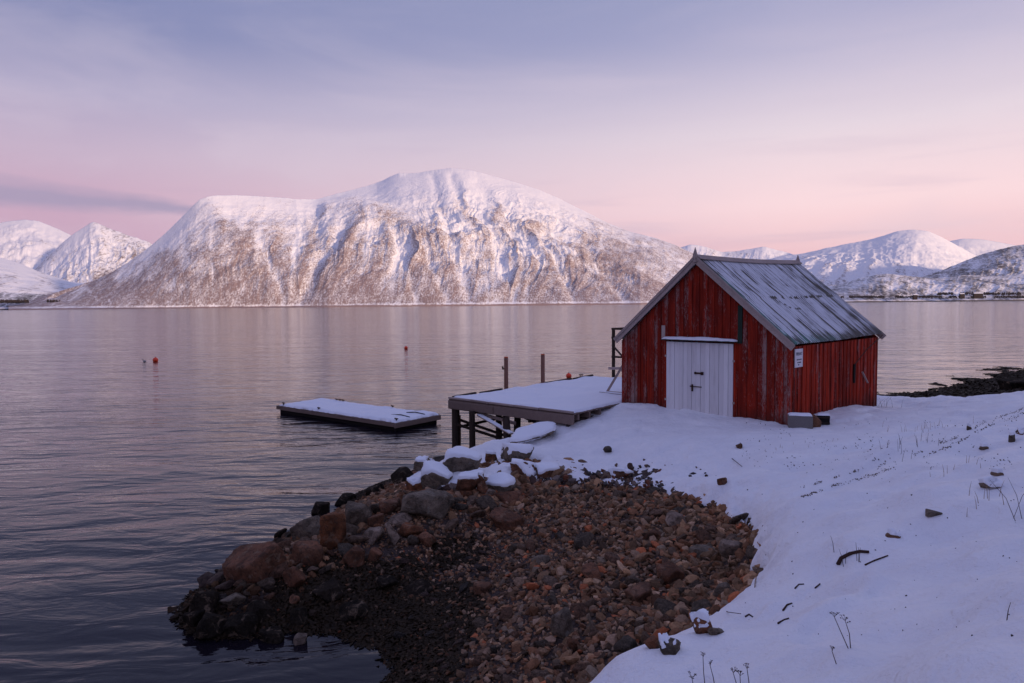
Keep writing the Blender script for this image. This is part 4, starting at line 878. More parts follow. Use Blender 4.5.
def boulder(px, py, wpx, hpx, material, label, seed, depth=0.8, rot=0.0, tilt=0.0, snow=0.0, cat='boulder', sub=4, cuts=15, round_=0.009, group=None, dz=0.0, name=None, y=None):
    """px,py = centre of the stone in the photograph; its size is worked out in metres at that distance"""
    foot = hit(px, py + hpx * 0.40) if y is None else None
    dist = (foot[1] if y is None else y); c_ = at_y(px, py, dist + 0.15 * wpx / F * dist)
    sx = wpx / F * dist / 2; sz_ = hpx / F * dist / 2 * 1.15; sy = sx * depth
    q, f_ = rock_shape(sub, seed, cuts, round_, 0.045, (1, 1, 1), flat_top=True, blocky=True)
    ct, st_ = math.cos(tilt), math.sin(tilt)
    q = q * np.array([sx, sy, sz_]); q = np.stack([q[:, 0] * ct - q[:, 2] * st_, q[:, 1], q[:, 0] * st_ + q[:, 2] * ct], 1)
    if rot: q = q @ rotm(0, 0, rot).T
    nm = name or ('boulder' if max(sx, sz_) > 0.22 else 'stone')
    if snow <= 0:
        o = np_mesh(nm, q, f_, material, smooth=True); o.location = c_ + np.array([0, 0, dz]); tag(o, label, cat, group)
    else:
        dz -= 0.06 if snow > 0.3 else 0.0
        o = empty(nm, c_ + np.array([0, 0, dz])); tag(o, label, cat, group); np_mesh('rock', q, f_, material, o, smooth=True)
        # snow: the same shape grown where it faces up
        me_n = np.zeros_like(q); tri = q[f_]; fn_ = np.cross(tri[:, 1] - tri[:, 0], tri[:, 2] - tri[:, 0])
        for k_ in range(3): np.add.at(me_n, f_[:, k_], fn_)
        me_n /= np.linalg.norm(me_n, axis=1)[:, None] + 1e-9
        nz = me_n[:, 2] + 0.45 * fbm(q[:, 0] * 4.5 + seed, q[:, 1] * 4.5 + q[:, 2] * 2, 4)
        t = 0.060 * sstep(0.72 - snow * 0.5, 0.92 - snow * 0.30, nz + 0.2 * fbm(q[:, 0] * 12, q[:, 1] * 12 + q[:, 2] * 7, 3)) - 0.022
        np_mesh('snow_cap', q + me_n * t[:, None] * 0.6 + np.array([0, 0, 1]) * t[:, None] * 0.7, f_, M['cap'], o, smooth=True)
    return o
BL = [
 # px, py, w, h, mat, label, depth, tilt, snow
 (252,567,66,36,'rock_red','big reddish brown slab with a sloping top at the tip of the stone spit',0.7,0.22,0),
 (335,531,31,42,'rock_orange','rounded orange boulder standing upright near the middle of the spit',0.8,0.1,0),
 (306,531,32,26,'rock_grey','rough grey boulder left of the upright orange boulder',0.9,0.2,0),
 (320,509,21,13,'rock_dark','black rounded rock topping the crest left of the orange boulder',0.9,0.0,0),
 (308,553,38,27,'rock_red','angular red brown boulder between the big slab and the orange boulder',0.8,-0.3,0),
 (294,578,28,25,'rock_red','red diamond shaped boulder below the big slab at the spit tip',0.8,0.6,0),
 (354,558,24,21,'rock_red','blocky brown boulder just below and right of the orange boulder',0.8,-0.1,0),
 (374,556,14,18,'rock_red','small leaning brown stone right of the blocky brown boulder',0.7,-0.6,0),
 (357,516,30,26,'rock_grey','dark grey boulder right behind the upright orange boulder',0.9,0.1,0),
 (424,506,62,32,'rock_grey','large pale grey sloping slab below the snow capped boulders',0.8,-0.08,0),
 (400,518,28,13,'rock_pale','flat pinkish block lying in front of the pale grey slab',0.8,0.25,0),
 (391,507,25,14,'rock_red','brown squared block resting above the flat pinkish block',0.8,0.05,0),
 (378,520,20,13,'rock_red','brown stone left of the flat pinkish block',0.9,0.0,0),
 (392,535,12,24,'rock_pale','long narrow stone leaning below the flat pinkish block',1.0,0.55,0),
 (374,536,22,17,'rock_pale','pale brown stone left of the long leaning stone',0.9,-0.2,0),
 (412,531,26,15,'rock_orange','orange brown stone right of the long leaning stone',0.8,0.0,0),
 (427,540,18,17,'rock_red','reddish stone at the right end of the piled stones',0.8,0.3,0),
 (403,478,26,18,'rock_dark','dark wet boulder at the water edge left of the snowy boulders',1.0,0.2,0),
 (375,492,24,12,'rock_dark','low black rock at the water edge above the brown block',1.0,0.2,0),
 (415,487,17,15,'rock_orange','orange faced boulder under the edge of the leftmost snow cap',0.8,0.2,0.25),
 (437,477,38,32,'rock_grey','leftmost snow capped boulder of the row by the jetty',0.9,-0.3,0.9),
 (464,461,44,24,'rock_grey','rounded snow capped boulder in front of the left jetty pile',0.9,0.05,1.0),
 (468,480,36,22,'rock_red','snow capped boulder with a brown lower face second from the left',0.9,0.2,0.85),
 (424,464,22,14,'rock_grey','dark boulder behind the leftmost snow capped boulder',1.0,0.0,0.2),
 (491,457,15,10,'rock_orange','small orange block poking out between two snowy boulders',0.8,0.0,0.1),
 (482,486,12,26,'rock_red','narrow upright brown rock between snow capped boulders',0.8,0.35,0.35),
 (515,452,40,24,'rock_grey','snow covered boulder behind the small orange block',1.0,-0.1,1.0),
 (531,433,54,17,'rock_grey','long snow topped slab lying under the near end of the jetty',0.8,0.18,1.0),
 (522,466,34,15,'rock_red','low brown rock half buried in snow above the gravel',0.9,0.0,0.7),
 (548,470,34,13,'rock_red','flat brown rock partly under snow at the top of the beach',0.9,-0.05,0.6),
 (498,483,40,18,'rock_grey','broad snow covered boulder at the head of the gravel beach',0.9,0.0,1.0),
 (466,494,16,8,'rock_orange','orange stone below the snow capped boulders',0.8,0.0,0),
 (489,493,15,8,'rock_pale','pink flat stone at the foot of the broad snow covered boulder',0.8,-0.2,0),
 (508,498,36,12,'rock_red','flat brown stone on the gravel below the broad snowy boulder',0.8,0.1,0),
 (508,521,40,22,'rock_red','long brown stone lying alone on fine gravel',0.7,-0.3,0),
 (540,560,20,13,'rock_grey','grey stone on gravel below the long brown stone',0.9,0.0,0),
 (594,574,27,17,'rock_red','rounded brown stone in the middle of the gravel',0.9,-0.3,0),
 (671,573,30,22,'rock_red','large brown stone with flat top in the right half of the beach',0.9,0.1,0),
 (707,552,38,12,'rock_grey','long grey brown stone beside the pale block near the snow edge',0.8,0.0,0),
 (733,548,28,18,'rock_pale','pale pinkish block against the right snow edge',0.9,0.15,0),
 (675,520,23,16,'rock_pale','pale angular stone near the upper right snow edge',0.9,0.3,0),
 (655,536,28,12,'rock_red','flat brown stone below the pale angular stone',0.9,0.0,0),
 (563,625,26,28,'rock_grey','tall grey brown stone low in the beach',0.9,0.3,0),
 (574,646,17,15,'rock_red','squarish brown stone below the tall grey brown stone',0.9,0.0,0),
 (482,590,22,14,'rock_red','reddish stone beside the dark seaweed patch',0.9,0.2,0),
 (704,626,26,16,'rock_orange','orange stone with a snow cap under the right snow bank',0.9,0.0,0.1),
 (652,643,21,13,'rock_orange','orange brown stone at the foot of the lower snow bank',0.9,0.2,0),
 (670,648,28,14,'rock_grey','grey stone covered by snow at the corner of the snow bank',0.9,0.0,0.15),
 (717,632,18,8,'rock_grey','dark grey stone poking out of the right snow bank',0.8,0.0,0),
 (622,473,30,11,'rock_red','flat red stone with snow at the top edge of the beach',0.8,0.0,0.4),
 (640,595,30,22,'rock_mix','dark brownish stone low on the right side of the beach',0.9,0.3,0),
 (584,542,24,14,'rock_mix','mid sized stone near the centre of the beach',0.9,0.3,0),
 (722,592,20,16,'rock_grey','rounded grey stone tucked below the right snow edge',0.9,0.3,0),
 (302,640,17,15,'rock_pale','tan stone at the waterline below the spit',0.9,0.3,0),
 (295,600,13,10,'rock_red','small red brown stone below the diamond shaped boulder',0.9,0.3,0),
 (232,600,26,18,'rock_grey','weedy grey boulder under the big slab',0.9,0.3,0),
 (607,450,10,8,'rock_mix','pointed dark stone standing in snow left of the beach top',0.9,0.3,0),
 (739,446,7,6,'rock_mix','small brown stone alone in snow below the boathouse door',0.9,0.3,0),
 (722,481,9,10,'rock_red','brown stone poking from snow at the upper right beach edge',0.9,0.3,0),
 (931,513,19,7,'rock_grey','mottled stone in the snow slope on the right',0.9,0.0,0),
 (893,536,14,5,'rock_mix','small flat dark stone in the snow below the mottled stone',0.9,0.0,0.12),
 (990,485,22,9,'rock_grey','larger grey stone in the snow near the right edge',0.9,0.0,0.2),
 (997,474,10,5,'rock_mix','pointed stone just above the larger grey stone on the right',0.9,0.0,0.12),
 (983,448,10,5,'rock_mix','dark stone in the snow midway up the right slope',0.9,0.0,0.12),
 (1012,438,8,10,'rock_mix','brown stone high on the right snow slope',0.9,0.0,0.12),
 (1021,432,9,6,'rock_mix','dark stone cut by the right edge high on the snow slope',0.9,0.0,0.12),
 (969,428,7,5,'rock_mix','small brown stone beside the track line in the snow',0.9,0.0,0.12),
 (1015,385,34,16,'rock_dark','big dark weedy boulder on the far right shore',0.9,0.0,0),
]
for i, (px, py, w_, h_, mt, lab, dep, tilt, snw) in enumerate(BL):
    boulder(px, py, w_, h_, M[mt], lab, 40 + i, dep, ((i * 0.618) % 1 - 0.5) * 0.9, tilt, snw, cat='boulder' if w_ > 26 else 'stone', group='stones of the spit and beach')
# seaweed-hung rocks forming the dark foot of the spit
for i, (px, py, w_, h_) in enumerate([(205,603,36,26),(215,625,40,24),(240,628,36,22),(262,612,34,22),(195,618,24,18),(272,636,28,16),(330,590,36,18),(352,612,34,16),(281,533,16,9),(345,500,22,10),(318,520,14,10),(385,585,26,12),(420,590,32,12),(300,615,26,16)]):
    boulder(px, py, w_, h_, M['rock_dark'], 'low rock hung with black seaweed at the wet foot of the spit', 200 + i, 1.0, i * 0.7, 0.1, 0, group='black weedy rocks at the foot of the spit')

# scattered single stones -------------------------------------------------
protos = []
for i in range(14):
    q, f_ = rock_shape(3, 300 + i, 11 + i % 5, 0.016, 0.04, (1, rnd.uniform(0.6, 0.95), rnd.uniform(0.4, 0.7)), blocky=bool(i % 3))
    me_o = np_mesh('stone', q, f_, M['rock_mix'], smooth=True); protos.append(me_o.data); bpy.data.objects.remove(me_o)
protos_wet = []
for p_ in protos:
    c_ = p_.copy(); c_.materials.clear(); c_.materials.append(M['rock_wet']); protos_wet.append(c_)
placed = []
def clear(x, y, r_):
    for a_, b_, c_ in placed:
        if (a_ - x) ** 2 + (b_ - y) ** 2 < ((c_ + r_) * 0.8) ** 2: return False
    return True
for o in [o for o in sc.objects if o.get('group') == 'stones of the spit and beach']: placed.append((o.location.x, o.location.y, 0.2))
def snow_in(x, y): return poly_sd(np.array([float(x)]), np.array([float(y)]), snow_poly)[0]
cnt = 0; tries = 0
while cnt < 228 and tries < 12000:
    tries += 1
    if rnd.random() < 0.66:
        px, py = rnd.uniform(400, 755), rnd.uniform(462, 683)
        big = 0.4 + 0.6 * min(1, max(0, (px - 470) / 180))
    else:
        q_ = rnd.random(); px = 205 + 290 * q_ + rnd.gauss(0, 8); py = float(np.interp(px, [205, 300, 400, 495], [592, 558, 508, 492])) + rnd.gauss(4, 15); big = 1.5
    p = hit(px, py)
    if p[2] < 0.0 or p[1] > 24: continue
    sd = snow_in(p[0], p[1])
    if sd > 0.02: continue
    s_ = (0.06 + 0.15 * rnd.random() ** 1.6) * (0.45 + 0.75 * big)
    if py > 640: s_ *= 0.8
    if big > 1.4: s_ = rnd.uniform(0.10, 0.24)
    if not clear(p[0], p[1], s_ * (0.75 if big > 1.4 else 1.0)): continue
    placed.append((p[0], p[1], s_)); cnt += 1; i = rnd.randrange(14); dampy = p[2] < (0.25 if big > 1.4 else 0.42); i = rnd.choice([1, 2, 4, 5, 7, 8, 10, 11, 13]) if big > 1.4 else i
    o = bpy.data.objects.new('stone', (protos_wet if dampy else protos)[i]); sc.collection.objects.link(o)
    o.location = (p[0], p[1], gz(p[0], p[1]) + s_ * (0.35 if big > 1.4 else 0.18)); o.rotation_euler = (rnd.uniform(-.5, .5), rnd.uniform(-.5, .5), rnd.uniform(0, 6.28)); o.scale = (s_ * rnd.uniform(.9, 1.2), s_, s_ * rnd.uniform(.8, 1.2))
    if dampy: tag(o, 'dark damp stone lying among seaweed and wet gravel on the lower beach', 'stone', 'damp stones of the lower beach')
    else: tag(o, 'angular brown stone lying loose in the dry gravel of the beach', 'stone', 'loose stones of the dry beach')

# gravel: one object ------------------------------------------------------
def pebbles(name, XY, Sz, cols, material, subs, lift=0.15, squash=(0.55, 0.95), mix_kinds=8, seed=1, blocky=False):
    r = np.random.default_rng(seed); shapes = [rock_shape(subs, 900 + j + seed, 8, 0.03, 0.04, (1, r.uniform(.6, .95), r.uniform(*squash)), blocky=blocky)[0] for j in range(mix_kinds)]
    f_ = ICO[subs][1]; nv = len(shapes[0]); N = len(XY); kind = r.integers(0, mix_kinds, N); base = np.stack(shapes)[kind]
    a_ = r.uniform(0, 2 * np.pi, N); t_ = r.normal(0, 0.35, (N, 2)); ca, sa = np.cos(a_), np.sin(a_)
    base = base * Sz[:, None, None]; x = base[..., 0] * ca[:, None] - base[..., 1] * sa[:, None]; y = base[..., 0] * sa[:, None] + base[..., 1] * ca[:, None]
    z = base[..., 2] + x * t_[:, :1] + y * t_[:, 1:]
    g = ground(XY[:, 0], XY[:, 1]); V_ = np.stack([x + XY[:, :1], y + XY[:, 1:], z + (g + Sz * lift)[:, None]], -1).reshape(-1, 3)
    F_ = (f_[None] + (np.arange(N) * nv)[:, None, None]).reshape(-1, 3)
    C_ = np.repeat(np.concatenate([cols, np.ones((N, 1))], 1), nv, 0)
    return np_mesh(name, V_, F_, material, smooth=False, colors={'Col': C_})
N = 105000; XY = np.stack([rng.uniform(-9, 4.6, N), rng.uniform(-1, 21, N)], 1)
g = ground(XY[:, 0], XY[:, 1]); sd = poly_sd(XY[:, 0], XY[:, 1], snow_poly); ok = (g > -0.12) & (sd < 0.12)
XY, g = XY[ok], g[ok]
zone = 0.5 + 0.5 * fbm(XY[:, 0] * 0.5 + 3, XY[:, 1] * 0.5, 3); Sz = 0.014 + 0.062 * rng.random(len(XY)) ** 2.8 * (0.6 + 0.9 * zone) * np.clip(0.65 + 0.35 * (XY[:, 0] + 2) / 3, 0.5, 1.5)
pal = np.array([(0.14, 0.082, 0.060), (0.11, 0.078, 0.062), (0.20, 0.135, 0.10), (0.07, 0.055, 0.052), (0.17, 0.13, 0.115), (0.26, 0.20, 0.17), (0.12, 0.105, 0.10), (0.24, 0.09, 0.055), (0.10, 0.06, 0.048)])
pk = rng.choice(len(pal), len(XY), p=[.22, .2, .12, .14, .1, .04, .08, .03, .07]); cols = pal[pk] * rng.uniform(0.6, 1.5, (len(XY), 1)) * np.array([[1.50, 1.24, 0.92]])
dk_ = sstep(0.50, 0.12, g + 0.22 * fbm(XY[:, 0] * 0.8, XY[:, 1] * 0.8, 3)); cols = cols * (1 - 0.62 * dk_[:, None])
spine = np.array([(-5.0, 12.2), (-4.4, 13.6), (-3.7, 15.2), (-2.9, 16.6), (-2.0, 16.4), (-0.8, 15.6), (0.6, 15.6)])
N = 5200; t_ = rng.random(N) * 5.999; i_ = t_.astype(int); f2 = (t_ - i_)[:, None]; XY2 = spine[i_] * (1 - f2) + spine[i_ + 1] * f2 + rng.normal(0, 0.62, (N, 2))
XY3 = np.stack([rng.uniform(0.0, 4.3, 3400), rng.uniform(6.2, 15.5, 3400)], 1); XY3 = XY3[rng.random(3400) < np.clip((XY3[:, 0] + 0.2) / 3.2, 0.1, 1)]
XC = np.concatenate([XY2, XY3]); gc = ground(XC[:, 0], XC[:, 1]); XS = np.stack([rng.normal(-0.3, 1.1, 900), rng.normal(17.0, 0.9, 900)], 1); XC = np.concatenate([XC, XS]); gc = ground(XC[:, 0], XC[:, 1]); sdc = poly_sd(XC[:, 0], XC[:, 1], snow_poly)
ok = (gc > -0.1) & ((sdc < 0.0) | ((patchiness(XC[:, 0], XC[:, 1]) > 0.25) & (sdc < 2.2) & (vnoise(XC[:, 0] * 1.7, XC[:, 1] * 1.7) > 0.40) & (XC[:, 0] < 2.0))); XC, gc, sdc = XC[ok], gc[ok], sdc[ok]
SC = 0.035 + 0.085 * rng.random(len(XC)) ** 2.0; SC = np.where(sdc > 0, 0.08 + 0.13 * rng.random(len(XC)) ** 1.5, SC); pk = rng.choice(len(pal), len(XC), p=[.24, .2, .14, .12, .12, .03, .06, .04, .05]); cc = pal[pk] * rng.uniform(0.6, 1.45, (len(XC), 1)) * np.array([[1.50, 1.24, 0.90]])
cc = cc * (1 - 0.72 * sstep(0.55, 0.22, gc + 0.2 * fbm(XC[:, 0] * 0.8, XC[:, 1] * 0.8, 3)))[:, None]
tag(pebbles('gravel', np.concatenate([XY]), Sz, cols, M['gravel'], 1, seed=4), kind='stuff')
tag(pebbles('cobbles', XC, SC, cc, M['gravel'], 2, lift=0.30, squash=(0.5, 0.85), seed=14, blocky=True), kind='stuff')
# loose chips and grit poking through thin snow
N = 5200; XY = np.stack([rng.normal(2.7, 1.6, N), rng.normal(15.2, 1.6, N)], 1); XY = np.concatenate([XY, np.stack([rng.normal(0.2, 1.3, 2200), rng.normal(16.8, 1.0, 2200)], 1)]); N = len(XY); big_ = np.arange(N) >= 5200; sd = poly_sd(XY[:, 0], XY[:, 1], snow_poly)
ok = (sd > 0) & (sd < 2.6) & (rng.random(N) < np.exp(-sd / 0.9) * 0.55) & (vnoise(XY[:, 0] * 2.5, XY[:, 1] * 2.5) > 0.42); XY = XY[ok]; big_ = big_[ok]
Sz = (0.02 + 0.055 * rng.random(len(XY)) ** 2) * np.where(big_, 1.9, 1.0); cols = pal[rng.integers(0, 9, len(XY))] * 0.7
o = pebbles('beach_chips', XY, Sz, cols, M['gravel'], 1, seed=8); o.location.z = 0.05; tag(o, kind='stuff')

# seaweed: one object -----------------------------------------------------
def weed(name, XY, L, seed, lift=0.02):
    r = np.random.default_rng(seed); N = len(XY); a_ = r.uniform(0, 2 * np.pi, N); w_ = L * r.uniform(0.12, 0.25, N)
    d_ = np.stack([np.cos(a_), np.sin(a_)], 1); s_ = np.stack([-d_[:, 1], d_[:, 0]], 1); V_ = []
    bend = r.uniform(0.1, 0.5, N)
    for t, ww in ((0, 0.5), (0.35, 1.0), (0.7, 0.8), (1.0, 0.2)):
        c_ = XY + d_ * (t * L)[:, None] + s_ * (bend * L * t * t)[:, None]
        z = ground(c_[:, 0], c_[:, 1]) + lift + 0.35 * L * np.sin(np.pi * min(t, 0.9)) * r.uniform(0.1, 1, N)
        z = np.maximum(z, 0.01)
        for sgn in (-1, 1): V_.append(np.concatenate([c_ + s_ * (sgn * ww * w_)[:, None], (z + sgn * 0.2 * w_)[:, None]], 1))
    V_ = np.stack(V_, 1).reshape(-1, 3); b0 = (np.arange(N) * 8)[:, None, None]
    F_ = (np.array([[0, 1, 3, 2], [2, 3, 5, 4], [4, 5, 7, 6]])[None] + b0).reshape(-1, 4)
    return np_mesh(name, V_, F_, M['weed'])
N = 120000; XY = np.stack([rng.uniform(-7, 2, N), rng.uniform(6.5, 19, N)], 1); g = ground(XY[:, 0], XY[:, 1])
patch = vnoise(XY[:, 0] * 0.9 + 2, XY[:, 1] * 0.9) * 0.7 + 0.3 * vnoise(XY[:, 0] * 3, XY[:, 1] * 3)
lim = 0.10 + 0.55 * patch; ok = (g > -0.03) & (g < lim) & (poly_sd(XY[:, 0], XY[:, 1], snow_poly) < -0.8) & ((patch > 0.36) | (g < 0.12)); XY = XY[ok]
tag(weed('seaweed', XY, rng.uniform(0.04, 0.13, len(XY)), 5), kind='stuff')
N = 90000; XY = np.stack([rng.uniform(13, 62, N), rng.uniform(26, 66, N)], 1); g = ground(XY[:, 0], XY[:, 1])
ok = (g > -0.45) & (g < 0.75) & (poly_sd(XY[:, 0], XY[:, 1], snow_poly) < 0) & ((g > 0.05) | (vnoise(XY[:, 0] * 0.5, XY[:, 1] * 1.1) > 0.50 - 0.6 * g)); XY = XY[ok]
tag(weed('seaweed', XY, rng.uniform(0.15, 0.4, len(XY)), 6, 0.04), kind='stuff')
# rocks awash on the far right shore
for i in range(34):
    x = rnd.uniform(17, 46); y = 33 + (x - 17) * 0.86 + rnd.uniform(-1.5, 4.0); g_ = gz(x, y)
    if g_ < -0.35 or g_ > 0.7: continue
    s_ = rnd.uniform(0.25, 0.7); o = bpy.data.objects.new('shore_rock', protos_wet[i % 14]); sc.collection.objects.link(o)
    if 'rd' not in M:
        M['rd'] = protos[0].copy(); M['rd'].materials.clear(); M['rd'].materials.append(M['rock_dark']); M['rd2'] = protos[5].copy(); M['rd2'].materials.clear(); M['rd2'].materials.append(M['rock_dark'])
    o.data = M['rd'] if i % 2 else M['rd2']
    o.location = (x, y, max(g_, -0.1) + 0.04); o.scale = (s_ * 1.3, s_, s_ * 0.45); o.rotation_euler.z = rnd.uniform(0, 6)
    tag(o, 'dark weedy rock awash along the far right shore beyond the snow', 'rock', 'dark rocks awash on the right shore')

# ================================================================== BLOCKS BY THE HOUSE CORNER
p = hit(800, 427); q = MB(); q.box(-0.31, 0.31, -0.17, 0.17, -0.05, 0.33, 0.6)
bk = tag(empty('concrete_block', (p[0], p[1], p[2]), hz_rot + 0.52), 'grey concrete block with snow on top at the boathouse corner', 'block'); q.build('block', M['concrete'], bk, bevel=0.02)
snow_slab('snow_ledge', -0.30, 0.30, -0.16, 0.16, 0.33, 0.05, bk, 30, 14, seed=4.0)
p = hit(812, 426); boulder(813, 421, 18, 15, M['rock_red'], 'brown stone wedged behind the concrete block by the side wall', 77, 0.9, cat='stone', sub=4)
p = hit(823, 424); q = MB(); q.box(-0.16, 0.16, -0.13, 0.13, 0.0, 0.25, 0.3)
bk = tag(empty('crate', (p[0], p[1], p[2]), hz_rot + 0.5), 'small dark crate with snow on it beside the side wall', 'crate'); q.build('box', M['dark'], bk, bevel=0.01)
q = MB(); q.box(-0.165, 0.165, -0.145, -0.132, 0.03, 0.06, 0.5); q.box(-0.165, 0.165, -0.145, -0.132, 0.18, 0.21, 0.5); q.build('slat', M['dark_wood'], bk)
snow_slab('snow_ledge', -0.16, 0.16, -0.13, 0.13, 0.252, 0.05, bk, 20, 14, seed=5.0)

# ================================================================== DRY PLANTS AND TWIGS
m, k, b = mat('dry_stalk'); setc(k, b, (0.055, 0.030, 0.024), 0.8, 0.1); M['stalk'] = m
m, k, b = mat('straw'); setc(k, b, (0.26, 0.16, 0.09), 0.8, 0.1); M['straw'] = m
def umbel(tipx, tipy, basex, basey, label, seed, heads=5, spread=0.06):
    r = random.Random(seed); base = hit(basex, basey, lambda x, y: snow_z(x, y)); tip = at_y(tipx, tipy, base[1] + 0.02)
    root = tag(empty('dried_plant', base), label, 'dried plant', 'dried umbel plants in the snow'); d_ = Vector(tip - base)
    q = MB(); q.tube([(0, 0, -0.03), d_ * 0.5 + Vector((r.uniform(-.01, .01), 0, 0)), d_], [0.0032, 0.0026, 0.002], 5, 0.5); q.build('stem', M['stalk'], root)
    q = MB()
    for i in range(heads + 2):
        a_ = i * 2.4 + r.uniform(-.4, .4); rr = spread * r.uniform(0.35, 1.0); e = d_ + Vector((rr * math.cos(a_), rr * math.sin(a_), 0.018 + r.uniform(-.006, .010)))
        q.tube([d_ * 0.97, e], 0.0012, 3, 0.5)
        for j in range(5):
            c_ = e + Vector((r.uniform(-.007, .007), r.uniform(-.007, .007), r.uniform(-.002, .003))); s_ = r.uniform(0.002, 0.0042)
            q.add([c_ + Vector(v_) * s_ for v_ in ((1, 0, 0), (-1, 0, 0), (0, 1, 0), (0, -1, 0), (0, 0, .7), (0, 0, -.7))], [(0, 2, 4), (2, 1, 4), (1, 3, 4), (3, 0, 4), (2, 0, 5), (1, 2, 5), (3, 1, 5), (0, 3, 5)], 0.4)
    q.build('seed_head', M['stalk'], root)
umbel(834, 616, 850, 648, 'tallest dried umbel leaning left in the right foreground snow', 1, 5, 0.030)
umbel(845, 620, 851, 648, 'shorter umbel sharing a root with the tallest leaning umbel', 2, 4, 0.026)
umbel(832, 651, 838, 665, 'tiny umbel below the tallest leaning umbel', 3, 2, 0.014)
umbel(703, 656, 706, 690, 'thin straight umbel rising left of centre at the bottom edge', 4, 3, 0.018)
umbel(710, 665, 716, 692, 'slim umbel just right of the thin straight umbel', 5, 2, 0.014)
umbel(692, 678, 694, 700, 'lowest leftmost umbel almost cut by the bottom edge', 6, 6, 0.035)
umbel(733, 672, 742, 700, 'umbel with two clustered heads near the bottom edge', 7, 5, 0.024)
umbel(740, 675, 743, 702, 'broad dark umbel right beside the two clustered heads', 8, 5, 0.024)
umbel(747, 668, 751, 696, 'rightmost umbel of the bottom edge cluster', 9, 3, 0.020)
def stalk(pts, label, name='twig', rad=0.006, cat='twig', mt='stalk', snowfn=True, h=0.0):
    P_ = [hit(a_, b_, lambda x, y: snow_z(x, y)) + np.array([0, 0, rad * 0.7 + h]) for a_, b_ in pts]
    q = MB(); q.tube([Vector(v_) for v_ in P_], [rad * (1 - 0.5 * i / len(P_)) for i in range(len(P_))], 6, 0.5); o = q.build(name, M[mt], smooth=True); tag(o, label, cat, 'twigs lying on the snow'); return o
stalk([(838, 566), (841, 560), (850, 556), (860, 553), (869, 554)], 'thick curved dark branch lying in the snow right of the beach', 'branch', 0.022, 'branch')
stalk([(865, 566), (875, 562), (888, 557)], 'thin straight twig right of the curved branch', 'twig', 0.009)
stalk([(783, 612), (787, 606), (792, 604)], 'short dark twig bent at its top left of the umbels', 'twig', 0.010)
stalk([(778, 624), (784, 621), (789, 619)], 'short twig below the bent dark twig', 'twig', 0.008)
stalk([(745, 618), (749, 616), (753, 618)], 'little arched twig beside the orange snow capped stone', 'twig', 0.009)
stalk([(795, 589), (799, 585), (804, 585)], 'small hooked twig above the bent dark twig', 'twig', 0.008)
stalk([(815, 590), (820, 585)], 'very short twig left of the curved branch end', 'twig', 0.008)
stalk([(706, 602), (715, 610), (728, 618), (741, 620)], 'long thin stalk arching over the snow bank edge', 'twig', 0.005, h=0.05)
stalk([(732, 459), (742, 467)], 'pale twig below the boathouse door on the snow', 'twig', 0.008)
def grass(px, py, n, hgt, label, spread=0.12, mt='stalk', seed=1, lean=0.2):
    r = random.Random(seed); base = hit(px, py, lambda x, y: snow_z(x, y)); q = MB()
    for i in range(n):
        x, y = r.gauss(0, spread), r.gauss(0, spread); h_ = hgt * r.uniform(0.5, 1.0); a_ = r.uniform(0, 6.28); l_ = lean * h_ * r.uniform(0.3, 1.6)
        z0 = float(snow_z(np.array([base[0] + x]), np.array([base[1] + y]))[0]) - base[2] - 0.02
        q.tube([(x, y, z0), (x + 0.4 * l_ * math.cos(a_), y + 0.4 * l_ * math.sin(a_), z0 + h_ * 0.6), (x + l_ * math.cos(a_), y + l_ * math.sin(a_), z0 + h_)], [0.0035, 0.0025, 0.0012], 4, 0.5)
    o = q.build('grass_tuft', M[mt]); o.location = base; return tag(o, label, 'grass tuft', 'dry grass tufts in the snow')
grass(1020, 520, 7, 0.55, 'tall thin dry stalks at the right edge of the snow slope', 0.12, seed=2, lean=0.45)
grass(898, 450, 16, 0.28, 'sparse dry tuft on the snow right of the boathouse', 0.3, seed=3)
grass(888, 408, 12, 0.45, 'dry twiggy tuft at the rear corner of the boathouse', 0.2, seed=4, lean=0.5)
grass(689, 623, 4, 0.16, 'straw coloured blades beside the orange snow capped stone', 0.02, 'straw', 5, 0.3)
grass(930, 430, 22, 0.22, 'wide thin straw tuft where the track crosses the slope', 0.45, 'straw', 11)
grass(800, 448, 14, 0.10, 'short straw tips in the snow below the side wall', 0.5, 'straw', 12)
grass(990, 500, 10, 0.22, 'straw tuft below the pale stone on the right slope', 0.2, 'straw', 13)
grass(960, 470, 9, 0.16, 'little straw tuft in the middle of the right slope', 0.2, 'straw', 14)
grass(845, 560, 6, 0.22, 'thin dry stalks beside the curved branch', 0.10, seed=6)
grass(755, 588, 3, 0.2, 'brown blades on the snow lip right of the beach', 0.02, 'straw', 7)
grass(1012, 620, 1, 0.25, 'lone bent stalk near the lower right edge', 0.02, seed=8, lean=0.8)
# debris line along the old track
N = 900; t = rng.random(N); px = 800 + 224 * t; second = rng.random(N) < 0.4
py = np.interp(px, [800, 856, 910, 950, 969, 988, 1024], [488, 473, 456, 440, 431, 421, 409]) + np.where(second, 5 + 4 * (1 - t), 0) + rng.normal(0, 0.7, N) + 1.5 * fbm(px * 0.08, px * 0, 3)
pts = np.array([hit(a_, b_) for a_, b_ in zip(px, py)]); keep_ = vnoise(px * 0.11, second * 7.0) > 0.52; pts = pts[keep_]
o = pebbles('track_debris', pts[:, :2], rng.uniform(0.004, 0.015, len(pts)), np.tile([[0.12, 0.09, 0.07]], (len(pts), 1)), M['gravel'], 1, seed=12)
# seat the debris on the snow
me = o.data; co = np.zeros(len(me.vertices) * 3, np.float32); me.vertices.foreach_get('co', co); co = co.reshape(-1, 3)
co[:, 2] += (snow_z(co[:, 0], co[:, 1]) - ground(co[:, 0], co[:, 1])); me.vertices.foreach_set('co', co.ravel()); tag(o, kind='stuff')
